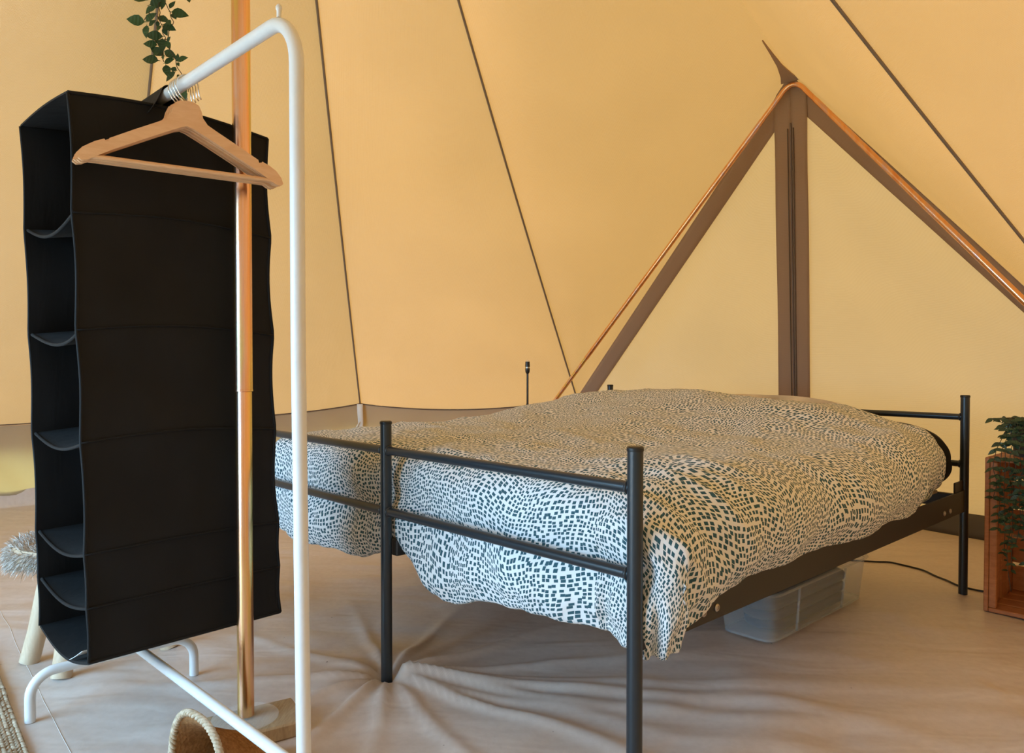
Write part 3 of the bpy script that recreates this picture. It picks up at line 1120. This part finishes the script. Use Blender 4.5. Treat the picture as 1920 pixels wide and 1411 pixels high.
# small black lamp on the far crate
lp = bed(-.325, 1.665, .5245)
lamp = thing('table_lamp', 'slim black stick lamp on the crate behind the bed', 'lamp', lp)
MB().lathe(lp, [(.0, 0), (.045, 0), (.045, .008), (.010, .014), (.0, .014)], 28).build('base', M_BLACKPL, lamp, smooth='auto')
MB().lathe(lp, [(.008, .012), (.008, .10), (.0055, .105), (.0055, .285), (.0, .285)], 14).build('stem', M_BLACKPL, lamp, smooth='auto')
MB().lathe(lp, [(.0055, .262), (.011, .270), (.0125, .285), (.0125, .292), (.0, .292)], 18).build('socket', M_BLACKPL, lamp, smooth='auto')
MB().lathe(lp, [(.0, .292), (.0105, .292), (.0105, .299), (.0, .299)], 18).build('light_ring', M_BOLT, lamp, smooth='auto')
MB().lathe(lp, [(.0, .299), (.013, .299), (.0115, .327), (.0, .327)], 18).build('head', M_BLACKPL, lamp, smooth='auto')
MB().lathe(lp, [(.009, .327), (.010, .331), (.006, .336), (.0, .337)], 18).build('bulb_tip', M_DISC, lamp, smooth='auto')

# cable on the floor by the headboard
cb = [(1.35, 3.27), (1.45, 3.23), (1.544, 3.196), (1.608, 3.170), (1.668, 3.088), (1.690, 2.966), (1.700, 2.86), (1.76, 2.775), (1.86, 2.80), (1.95, 2.84)]
cpts = []
for i in range(1, len(cb) - 2):
    for k in range(8):
        t = k / 8
        x, y = (.5 * (2 * cb[i][j] + (cb[i + 1][j] - cb[i - 1][j]) * t + (2 * cb[i - 1][j] - 5 * cb[i][j] + 4 * cb[i + 1][j] - cb[i + 2][j]) * t * t
                      + (3 * cb[i][j] - cb[i - 1][j] - 3 * cb[i + 1][j] + cb[i + 2][j]) * t ** 3) for j in (0, 1))
        cpts.append((x, y, floor_z(x, y) + .004))
tag(MB().tube(cpts, .0035, 8).build('power_cable', M_CAP, smooth=True), 'thin dark cable lying on the groundsheet by the head post', 'cable')

# ------------------------------------------------------------------ leaves
def leaf_mesh(name, mat, wid=.5):
    m = MB()
    st = [(0, .03), (.12, .55), (.32, .95), (.55, .86), (.78, .5), (1.0, .0)]
    for t, w in st:
        y = t
        dz = -.10 * t * t
        m.v += [(-w * wid / 2, y, .10 * w * wid + dz), (0, y, dz), (w * wid / 2, y, .10 * w * wid + dz)]
    for i in range(len(st) - 1):
        a = i * 3
        m.f += [(a, a + 1, a + 4, a + 3), (a + 1, a + 2, a + 5, a + 4)]
    n = len(m.v)
    m.v += [(x, y, z - .02) for x, y, z in m.v[:n]]
    m.f += [tuple(i + n for i in f_[::-1]) for f_ in m.f[:]]
    m.v.append((0, -.22, -.01)); m.v.append((.03, .02, 0)); m.v.append((-.03, .02, 0))
    m.f.append((2 * n, 2 * n + 1, 2 * n + 2))
    me = bpy.data.meshes.new(name)
    me.from_pydata(m.v, [], m.f)
    me.materials.append(mat)
    me.polygons.foreach_set('use_smooth', [True] * len(me.polygons))
    return me
LEAF_A = leaf_mesh('leaf', M_LEAF, .66)
LEAF_B = leaf_mesh('leaf', M_LEAFD, .50)
def put_leaf(me, base, tip, up, parent):
    base, tip = Vector(base), Vector(tip)
    y = (tip - base)
    L = y.length
    y.normalize()
    x = y.cross(Vector(up)).normalized()
    z = x.cross(y)
    o = bpy.data.objects.new('leaf', me)
    COL.objects.link(o)
    o.matrix_world = Matrix.Translation(base) @ Matrix((x, y, z)).transposed().to_4x4() @ Matrix.Scale(L, 4)
    o.parent = parent
    o.matrix_parent_inverse = Matrix.LocRotScale(parent.location, parent.rotation_euler, None).inverted()
    return o

# vine hanging by the centre pole, above the rack
VO = Vector((-.905, 1.960, 1.783))
vine = thing('hanging_vine', 'green trailing leafy vine hanging down at the top beside the pole', 'plant', VO)
KS = .000216
def vp(cx, cy, dep=0.0):
    return VO + Vector(((cx - 500) * KS, dep, -cy * KS))
stems = [
    [(520, -420), (430, -220), (385, 0), (385, 100), (355, 200), (335, 275)],
    [(520, -420), (510, -150), (505, 60), (515, 200), (530, 320), (545, 430), (490, 520), (510, 640), (525, 745)],
    [(520, -420), (560, -200), (565, 0), (600, 130), (630, 235), (590, 360), (570, 480), (630, 590), (690, 720), (725, 850), (790, 990), (810, 1090)],
]
for si, st in enumerate(stems):
    pts = []
    for i in range(len(st) - 1):
        for k in range(5):
            t = k / 5
            pts.append(vp(lerp(st[i][0], st[i + 1][0], t) + 6 * math.sin(i * 5 + k), lerp(st[i][1], st[i + 1][1], t), .012 * math.sin(i + si * 2)))
    MB().tube(pts, .0011, 5).build('stem', M_STEM, vine, smooth=True)
# the stems are gathered and tied round the pole above the frame
tp = [vp(520, -420), vp(640, -600, -.03), Vector((PX - .06, PY + .06, VO.z + .20))]
for i in range(26):
    a = math.radians(135 + i * 30)
    tp.append(Vector((PX + .024 * math.cos(a), PY + .024 * math.sin(a), VO.z + .22 + .006 * i)))
MB().tube(tp, .002, 6).build('stem', M_STEM, vine, smooth=True)
LV = [(325, 270, 145, 252), (335, 300, 330, 438), (395, 158, 478, 120), (618, 105, 667, 18), (628, 135, 800, 158), (618, 128, 672, 205),
      (610, 262, 655, 330), (555, 312, 688, 368), (522, 428, 356, 430), (448, 522, 303, 508), (525, 460, 535, 605), (590, 500, 625, 590), (518, 640, 385, 560),
      (550, 610, 676, 672), (500, 742, 325, 718), (538, 750, 572, 882), (540, 745, 648, 695), (672, 852, 566, 945), (680, 825, 600, 788), (712, 738, 705, 645),
      (725, 738, 842, 712), (718, 762, 752, 806), (360, 30, 195, -5), (390, 60, 300, 125), (388, 70, 550, 10), (352, 272, 470, 195), (360, 300, 440, 250),
      (480, 210, 605, 262), (470, 250, 470, 320), (450, 500, 420, 430), (545, 330, 590, 425), (530, 330, 515, 400), (540, 660, 560, 715), (500, 650, 440, 690),
      (575, 490, 620, 450), (835, -30, 872, 44), (560, 20, 520, 110), (400, -60, 300, -140), (560, -60, 660, -130), (480, -90, 420, -200), (570, -160, 700, -220),
      (745, 960, 700, 1090), (775, 1020, 740, 1110), (790, 1040, 655, 1130), (805, 1090, 800, 1190), (795, 1100, 825, 1220), (690, 860, 672, 890)]
for k, (x0, y0, x1, y1) in enumerate(LV):
    d0 = random.uniform(-.015, .015)
    x1, y1 = x0 + (x1 - x0) * 1.12, y0 + (y1 - y0) * 1.12
    put_leaf(LEAF_A, vp(x0, y0, d0), vp(x1, y1, d0 + random.uniform(-.012, .006)), (random.uniform(-.35, .35), -1, random.uniform(-.1, .5)), vine)

# potted trailing ivy on the right crate
pc_ = bed(1.872, 1.905, .5295)
ivy = thing('potted_ivy', 'dark green trailing ivy in a pot on the right crate', 'plant', pc_)
MB().lathe(pc_, [(.0, 0), (.042, 0), (.056, .085), (.060, .085), (.060, .096), (.052, .096), (.048, .080), (.0, .080)], 28).build('pot', M_POT, ivy, smooth='auto')
top = pc_ + UP * .085
strands = []
for k in range(16):
    a = random.uniform(0, 360)
    r0 = random.uniform(.05, .11)
    e = top + Vector((math.cos(math.radians(a)) * r0, math.sin(math.radians(a)) * r0, random.uniform(.0, .055)))
    strands.append([top, top.lerp(e, .5) + UP * .025, e])
for k, (dp, zend) in enumerate(((-.045, .30), (-.035, .22), (-.02, .095), (-.012, .17), (.005, .25), (.02, .20), (.05, .28), (.085, .24), (-.06, .40), (.035, .36))):
    q_f = 1.785 - .022 - .012 * random.random()
    p_f = 1.872 + dp
    strands.append([top, bed(lerp(1.872, p_f, .6), 1.82, .640 + .02 * random.random()), bed(p_f, q_f, .56)] +
                   [bed(p_f + random.uniform(-.008, .012), q_f - random.uniform(0, .012), z) for z in np.linspace(.50, zend, max(3, int((.5 - zend) / .055)))])
for st in strands:
    pts = []
    for i in range(len(st) - 1):
        for k in range(4):
            pts.append(Vector(st[i]).lerp(Vector(st[i + 1]), k / 4))
    pts.append(Vector(st[-1]))
    MB().tube(pts, .0012, 5).build('stem', M_STEM, ivy, smooth=True)
    cum = 0
    for i in range(1, len(pts)):
        cum += (pts[i] - pts[i - 1]).length
        if cum > .020:
            cum = 0
            for sd in (-1, 1):
                low = pts[i].z < .30
                if low and random.random() < .35:
                    continue
                L = random.uniform(.020, .033) * (.75 if low else 1)
                dirv = BA * (sd * random.uniform(.5, 1.0)) - BB * random.uniform(.1, .9) + UP * random.uniform(-.7, .25)
                put_leaf(LEAF_B, pts[i], pts[i] + dirv.normalized() * L, (-BB * .8 + UP * random.uniform(.3, 1.0) + BA * random.uniform(-.3, .3)), ivy)

# ------------------------------------------------------------------ clothes rack
RD = Vector((-.708, .706, 0))
RE = Vector((.735, .678, 0))
P0 = Vector((-.355, 1.254, 0)); RL = .90
BZ = 1.430
rack = thing('clothes_rack', 'white tubular metal clothes rack in the foreground', 'clothes rack', P0 + RD * (RL / 2))
def on(t, z, e=0.0):
    return P0 + RD * t + RE * e + UP * z
br = .085
def frame_end(t0, sgn):
    pts = [on(t0 - sgn * .012, .112), on(t0, BZ - .55), on(t0, BZ - br)]
    for i in range(1, 11):
        a = math.pi / 2 * i / 10
        pts.append(on(t0 + sgn * (br - br * math.cos(a)), BZ - br + br * math.sin(a)))
    return pts
TR = .0122
lean = on(-.012, .112)
MB().tube(frame_end(0, 1), TR, 20).build('upright', M_WHITE, rack, smooth='auto')
MB().tube(frame_end(RL, -1), TR, 20).build('upright', M_WHITE, rack, smooth='auto')
MB().tube([on(lerp(br, RL - br, i / 8), BZ) for i in range(9)], TR, 20).build('top_bar', M_WHITE, rack, smooth='auto')
MB().tube([on(lerp(-.008, RL + .008, i / 8), .168) for i in range(9)], .0105, 20).build('bottom_bar', M_WHITE, rack, smooth='auto')
for t0 in (-.012, RL + .012):
    w = .19
    fz = [floor_z(*on(t0, 0, s_ * w).xy) for s_ in (-1, 1)]
    pts = [on(t0, fz[0] + .001, -w), on(t0, .055, -w)]
    rb = .055
    for i in range(1, 9):
        a = math.pi / 2 * i / 8
        pts.append(on(t0, .058 + rb * math.sin(a), -w + rb - rb * math.cos(a)))
    for i in range(0, 9):
        a = math.pi / 2 * (1 - i / 8)
        pts.append(on(t0, .058 + rb * math.sin(a), w - rb + rb * math.cos(a)))
    pts += [on(t0, .055, w), on(t0, fz[1] + .001, w)]
    MB().tube(pts, .0118, 18).build('foot', M_WHITE, rack, smooth='auto')
for t0 in (.058, RL - .058):
    MB().lathe(on(t0, BZ + .008), [(.004, 0), (.004, .012), (.0055, .014), (.0055, .018), (.003, .022), (.0, .0225)], 14).build('stop_pin', M_WHITE, rack, smooth='auto')

# ------------------------------------------------------------------ wooden hangers
def hanger(t, yaw, label, roll=0.0):
    o0 = on(t, BZ)
    hx = Vector((math.cos(yaw), math.sin(yaw), 0))
    hn = Vector((-math.sin(yaw), math.cos(yaw), 0))
    hx = (hx + UP * roll).normalized()
    hz = hn.cross(hx) * -1
    if hz.z < 0: hz = -hz
    def P(x, z, d=0.0):
        x *= .965
        if z < -.045: z += .012
        return o0 + hx * x + hz * z + hn * d
    h = thing('coat_hanger', label, 'coat hanger', o0 + UP * -.19, 'wooden coat hangers on the rack')
    half = [(0, -.054), (.014, -.0555), (.022, -.060), (.027, -.071), (.030, -.084), (.040, -.097), (.060, -.108), (.10, -.1285), (.140, -.150),
            (.146, -.153), (.148, -.159), (.153, -.160), (.156, -.156), (.172, -.163), (.186, -.172), (.197, -.185), (.2015, -.197), (.196, -.2005), (.186, -.1985), (.172, -.190),
            (.14, -.1715), (.09, -.146), (.045, -.123), (.012, -.107), (0, -.1035)]
    ring = half + [(-x, z) for x, z in half[-2:0:-1]]
    m = MB()
    th, bv = .0052, .0014
    cx, cz = 0, -.12
    n = len(ring)
    for d, k in ((-th, .0), (-th + bv, 1), (th - bv, 1), (th, 0)):
        for i, (x, z) in enumerate(ring):
            if k == 0:
                x0, z0 = ring[i - 1]; x1, z1 = ring[(i + 1) % n]
                nx_, nz_ = (z1 - z0), -(x1 - x0)
                L = math.hypot(nx_, nz_) or 1
                x, z = x - nx_ / L * bv * -1 * -1, z - nz_ / L * bv * -1 * -1
            m.v.append(tuple(P(x, z, d)))
    for r_ in range(3):
        for i in range(n):
            m.f.append((r_ * n + i, r_ * n + (i + 1) % n, (r_ + 1) * n + (i + 1) % n, (r_ + 1) * n + i))
    hn_ = len(half)
    # caps as quads between upper and lower contour
    up_i = list(range(0, 17)); lo_i = list(range(24, 15, -1))
    def cap(off):
        m.f.append(tuple(off + i for i in range(n)))
    cap(0); cap(3 * n)
    m.build('wood_body', M_HANGER, h, smooth='auto')
    MB().tube([P(lerp(-.181, .181, i / 4), -.191) for i in range(5)], .0048, 12).build('trouser_bar', M_HANGER, h, smooth='auto')
    R_ = .0225
    cz = TR + .0022 - R_
    hk = [P(0, -.062), P(0, -.046), P(-.004, -.040), P(-.015, -.0275)]
    for i in range(0, 15):
        a = math.radians(212 - i * 15.5)
        hk.append(P(R_ * math.cos(a), cz + R_ * math.sin(a)))
    hk += [P(.0245, -.0245), P(.028, -.0315)]
    MB().tube(hk, .0015, 8).build('hook', M_CHROME, h, smooth=True)
yaw0 = math.atan2(.53, .85)
for k, (t, dy, rl, lab) in enumerate(((.444, -.008, -.012, 'pale wooden coat hanger at the front of the row on the rack'),
                                  (.457, -.003, -.004, 'pale wooden coat hanger, second from the front on the rack'),
                                  (.470, .002, -.016, 'pale wooden coat hanger, third from the front on the rack'),
                                  (.483, .008, -.010, 'pale wooden coat hanger at the back, next to the black organizer'))):
    hanger(t, yaw0 + dy, lab, rl)

# ------------------------------------------------------------------ black hanging organizer
OD = Vector((.680, .733, 0)); OW = Vector((-.733, .680, 0))
ON = Vector((-.868, 1.510, 0))
DD, WW = .430, .322
ZB, ZT = .242, 1.385
org = thing('hanging_organizer', 'black fabric hanging organizer with open shelves, on the white rack', 'organizer', ON + OD * DD / 2 + OW * WW / 2 + UP * ZB)
SH = [1.150, .917, .690, .463, .353]
def op(d, w, z, edge=True):
    k = (z - ZB) / (ZT - ZB)
    p = ON + OD * (d + .013 - .026 * k) + OW * w + UP * z
    return p
def seamz(z):   # how far the cloth is pulled in between two shelves
    zs = [ZB] + SH[::-1] + [ZT]
    for a, b in zip(zs[:-1], zs[1:]):
        if a <= z <= b:
            return math.sin(math.pi * (z - a) / (b - a)) * min(1, (b - a) / .22)
    return 0
def crest(d, w):       # the top is drawn up by the hanging strap
    return .020 * math.sin(math.pi * min(1, max(0, d / DD))) ** 1.0 * (.8 + .2 * math.sin(math.pi * w / WW))
def shelf_rise(d, w, zi):
    return .0
def side_fn(w0, bulge):
    def fn(u, v):
        d = DD * u
        z = lerp(ZB, ZT, v)
        z += crest(d, w0) * v ** 4
        inn = seamz(lerp(ZB, ZT, v))
        mid = .018 * math.sin(math.pi * u) * (1 if bulge < 0 else -1)
        wv = w0 + bulge * .010 * inn * math.sin(math.pi * u) + .0035 * mnoise.noise((u * 5, v * 9, w0 * 5))
        dd = d + (-.008 * inn * u + .004 * inn * (1 - u))
        zo = .014 * math.sin(math.pi * u) * math.sin(math.pi * v) * (1 if v > .35 else v / .35)
        return op(dd, wv, z + zo)
    return fn
near_fn = side_fn(0, 1)
np_ = MB().sheet(near_fn, 30, 120, OW * .003).build('side_panel', M_BLACKF, org, smooth='auto')
far_fn = side_fn(WW, -1)
MB().sheet(far_fn, 30, 120, OW * -.003).build('side_panel', M_BLACKF, org, smooth='auto')
def back_fn(u, v):
    z = lerp(ZB - .034 * math.sin(math.pi * u), ZT, v)
    return op(DD - .003 - .010 * seamz(z) * math.sin(math.pi * u) - .008 * seamz(z), WW * u, z)
MB().sheet(back_fn, 16, 100, OD * -.003).build('back_panel', M_BLACKF, org, smooth='auto')
def top_fn(u, v):
    d, w = DD * u, WW * v
    return op(d, w, ZT + crest(d, w) - .012 * math.sin(math.pi * v) * (1 - u) * 0 + .016 * math.sin(math.pi * v) * (.4 + .6 * math.sin(math.pi * u)))
MB().sheet(top_fn, 24, 20, UP * .004).build('top_panel', M_BLACKF, org, smooth='auto')
sags = [(.030, -.1), (.022, .03), (.026, .0), (.026, .0), (.026, .0)]
for i, z0 in enumerate(SH):
    def shelf_fn(u, v, z0=z0, i=i):
        d, w = DD * u, WW * v
        sag = -.022 * math.sin(math.pi * v) * (.5 + .5 * (1 - u))
        if i == 0:   # the top shelf is pulled up towards the near side
            sag = -.030 * math.sin(math.pi * v) * (1 - u) + .004
        if i == 1:
            sag = -.026 * math.sin(math.pi * v ** .8) * (1 - .6 * u)
        e = near_fn(u, (z0 - ZB) / (ZT - ZB))
        f2 = far_fn(u, (z0 - ZB) / (ZT - ZB))
        p = Vector(e).lerp(Vector(f2), lerp(.008, .992, v))
        p += UP * sag
        p += OD * (.006 * (1 - u))
        return p
    sf = MB().sheet(shelf_fn, 20, 24, UP * -.005).build('shelf', M_BLACKF, org, smooth='auto')
    MB().tube([Vector(shelf_fn(0, j / 24)) - UP * .002 for j in range(25)], .0036, 8).build('front_piping', M_BLACKF, sf, smooth=True)
    MB().tube([Vector(near_fn(j / 24, (z0 - ZB) / (ZT - ZB))) + OW * -.0015 for j in range(25)], .0022, 6).build('seam_piping', M_BLACKF, np_, smooth=True)
def bot_fn(u, v):
    return op(DD * u, WW * v, ZB - .028 * math.sin(math.pi * v) * (1 - .5 * u) + .002)
MB().sheet(bot_fn, 20, 24, UP * -.006).build('bottom_panel', M_BLACKF, org, smooth='auto')
# bound edges
for nm, fn in (('edge_piping', lambda t: near_fn(0, t)), ('edge_piping', lambda t: near_fn(1, t)), ('edge_piping', lambda t: far_fn(0, t)),
               ('edge_piping', lambda t: near_fn(t, 1)), ('edge_piping', lambda t: near_fn(t, 0))):
    MB().tube([fn(i / 60) for i in range(61)], .0034, 7).build(nm, M_BLACKF, org, smooth=True)
# strap folded over the bar
tc_ = .610
st_c = on(tc_, BZ)
def strap_fn(u, v):
    a = lerp(-1, 1, v)
    w = (u - .5) * lerp(.15, .14, 1 - abs(a))
    if abs(a) < .35:
        ang = a / .35 * math.radians(80)
        off = RE * (math.sin(ang) * (TR + .0035)) + UP * (math.cos(ang) * (TR + .0035))
    else:
        k = (abs(a) - .35) / .65
        s_ = 1 if a > 0 else -1
        off = RE * s_ * lerp(TR + .0035, .042, k ** 1.2) + UP * lerp(.002, -.050, k)
    return st_c + RD * w + off
MB().sheet(strap_fn, 6, 36, UP * .002).build('strap', M_BLACKF, org, smooth='auto')
# care label in the lowest compartment
lb0 = Vector(bot_fn(.01, .10))
MB().sheet(lambda u, v: Vector(bot_fn(-.02 + .20 * u, .035 + .25 * v)) + UP * (.004 + .020 * (1 - u) * (1 - v) + .004 * math.sin(u * 6)), 6, 8, UP * .0012).build('care_label', M_LABEL, org, smooth='auto')

# ------------------------------------------------------------------ stool with fur seat behind the organizer
feet = [Vector((-1.378, 2.137, 0)), Vector((-1.213, 2.014, 0)), Vector((-1.023, 2.238, 0)), Vector((-1.19, 2.37, 0))]
sc_ = Vector((-1.245, 2.215, 0))
stool = thing('stool', 'low stool with a fluffy fur seat and peeled branch legs behind the organizer', 'stool', sc_)
for ft in feet:
    ft = ft.copy(); ft.z = floor_z(ft.x, ft.y) + .001
    tp_ = Vector((lerp(ft.x, sc_.x, .42), lerp(ft.y, sc_.y, .42), .300))
    MB().tube([ft, ft.lerp(tp_, .3) + Vector((.003, 0, 0)), ft.lerp(tp_, .65) - Vector((.002, 0, 0)), tp_], [.0265, .0255, .024, .0225], 14).build('leg', M_LEG, stool, smooth='auto')
MB().lathe(sc_ + UP * .285, [(.0, 0), (.185, 0), (.195, .01), (.195, .035), (.185, .05), (.0, .055)], 36).build('seat', M_LEG, stool, smooth='auto')
fur = MB()
for k in range(7500):
    a = random.uniform(0, 2 * math.pi)
    edge = random.random() < .4
    if edge:
        b0 = sc_ + Vector((math.cos(a) * .197, math.sin(a) * .197, .300 + random.uniform(-.012, .035)))
        d = Vector((math.cos(a), math.sin(a), random.uniform(-.9, .6)))
    else:
        rr = .19 * math.sqrt(random.random())
        b0 = sc_ + Vector((math.cos(a) * rr, math.sin(a) * rr, .337))
        d = Vector((math.cos(a) * .6, math.sin(a) * .6, random.uniform(.5, 1.2)))
    d += Vector((random.gauss(0, .35), random.gauss(0, .35), random.gauss(0, .3)))
    d.normalize()
    L = random.uniform(.018, .034)
    s_ = d.cross(Vector((random.gauss(0, 1), random.gauss(0, 1), random.gauss(0, 1)))).normalized() * .0012
    m1 = b0 + d * L * .6 + Vector((0, 0, -.003))
    e1 = b0 + d * L + Vector((0, 0, -.010))
    n0 = len(fur.v)
    fur.v += [tuple(b0 - s_), tuple(b0 + s_), tuple(m1 + s_ * .8), tuple(m1 - s_ * .8), tuple(e1)]
    fur.f += [(n0, n0 + 1, n0 + 2, n0 + 3), (n0 + 3, n0 + 2, n0 + 4)]
fo = fur.build('fur', M_FUR, stool, smooth=True, recalc=False)
fo['kind'] = 'stuff'

# ------------------------------------------------------------------ jute rug, basket
re_ = Vector((.641, -.768, 0)); rn = Vector((-.768, -.641, 0))
r0 = Vector((-1.371, 2.004, 0)) - re_ * .35
rug = thing('jute_rug', 'chunky braided jute rug at the lower left corner', 'rug', r0)
def tuft_row(m, row, n0, n1, w, hh):
    for k in range(n0, n1):
        for sg in (0, 1):
            s_ = (k + .5 * sg + random.uniform(-.08, .08)) * .0145
            c = r0 + re_ * s_ + rn * (row * w + (.25 if sg else -.25) * w + w * .5)
            zf = floor_z(c.x, c.y)
            c.z = zf + .007 + random.uniform(-.002, .002)
            ax = (re_ * .8 + rn * (.6 if sg else -.6)).normalized()
            ay = Vector((-ax.y, ax.x, 0))
            n_ = len(m.v)
            m.v += [tuple(c - ax * .0105), tuple(c + ax * .0105), tuple(c - ay * .0062), tuple(c + ay * .0062), tuple(c + UP * hh), tuple(c - UP * .006),
                    tuple(c + ax * .006 + UP * hh * .85), tuple(c - ax * .006 + UP * hh * .85)]
            a, b, l_, r_, t_, d_, t1, t2 = range(n_, n_ + 8)
            m.f += [(a, l_, t2), (a, t2, r_), (t2, l_, t_), (t2, t_, r_), (t1, t_, l_), (t1, r_, t_), (b, t1, l_), (b, r_, t1), (a, d_, l_), (a, r_, d_), (b, l_, d_), (b, d_, r_)]
for row in range(34):
    m = MB()
    tuft_row(m, row, 0, 86, .0175, .0085)
    m.build('braid_row', M_JUTE, rug, smooth=True, recalc=False)
bk = MB()
bk.grid(lambda u, v: (lambda p: (p.x, p.y, floor_z(p.x, p.y) + .002))(r0 + re_ * (1.25 * u + .002) + rn * (.59 * v + .004)), 40, 20)
bk.build('backing', M_JUTE, rug, recalc=False)

# basket lying on its side in front of the pole
bx_ = Vector((.64, .768, 0)); by_ = Vector((.768, -.64, 0))
b0_ = Vector((-.620, 1.462, 0))
basket = thing('woven_basket', 'soft brown seagrass basket tipped over on the floor under the rack', 'basket', b0_)
def bsec(t, a, grow=0.0):
    """t 0 mouth .. 1 base along the axis, a angle round the tube"""
    hw = lerp(.100, .074, t) * (1 - .75 * max(0, (t - .86) / .14) ** 2) + grow
    hh = lerp(.078, .026, t ** .6) * (1 - .75 * max(0, (t - .86) / .14) ** 2) + grow
    zc = lerp(.079, .031, t ** .6) + floor_z(b0_.x, b0_.y)
    ca, sa = math.cos(a), math.sin(a)
    e = .85
    x = hw * math.copysign(abs(ca) ** e, ca)
    z = hh * math.copysign(abs(sa) ** e, sa)
    x += -.018 * max(0, sa) ** 2 * (1 - t)          # slumped rim
    return b0_ + bx_ * (t * .17 - .05 * max(0, sa) * (1 - t) * 0 + .012 * sa * (1 - t)) + by_ * (x * .95) + UP * (zc + z)
wv = MB()
NT, NAa = 46, 96
for g_ in (0.0, -.006):
    for i in range(NT + 1):
        for k in range(NAa):
            t = i / NT
            bump_ = .0022 * math.sin(i * math.pi) + .0022 * (1 if (i + (k // 2)) % 2 else -1)
            wv.v.append(tuple(bsec(t, 2 * math.pi * k / NAa, g_ + (bump_ if g_ == 0 else -bump_))))
off = (NT + 1) * NAa
for i in range(NT):
    for k in range(NAa):
        a, b = i * NAa + k, i * NAa + (k + 1) % NAa
        wv.f.append((a, b, b + NAa, a + NAa))
        wv.f.append((off + a, off + a + NAa, off + b + NAa, off + b))
wv.f.append(tuple(NT * NAa + k for k in range(NAa)))
wv.f.append(tuple(off + NT * NAa + k for k in range(NAa))[::-1])
wv.build('woven_body', M_SEAG, basket, smooth=True, recalc=False)
for ph in (0, math.pi * 2 / 3, math.pi * 4 / 3):
    pts = []
    for k in range(240):
        a = 2 * math.pi * k / 240
        tw = a * 22 + ph
        pts.append(bsec(0, a, -.002 + .0042 * math.cos(tw)) - bx_ * (.0042 * math.sin(tw)))
    MB().tube(pts, .0040, 6, closed=True).build('rim_braid', M_SEAGRIM, basket, smooth=True)
for ph in (0, math.pi):
    pts = []
    for k in range(120):
        s_ = k / 119
        a = math.pi * s_
        tw = s_ * 60 + ph
        base = b0_ + by_ * (.085 + .115 * math.sin(a)) + bx_ * lerp(-.0, .075, s_) + UP * (.034 + floor_z(b0_.x, b0_.y) + .012 * math.cos(a * 2))
        pts.append(base + UP * (.0035 * math.cos(tw)) + bx_ * (.0035 * math.sin(tw)))
    MB().tube(pts, .0036, 6).build('handle', M_SEAGRIM, basket, smooth=True)
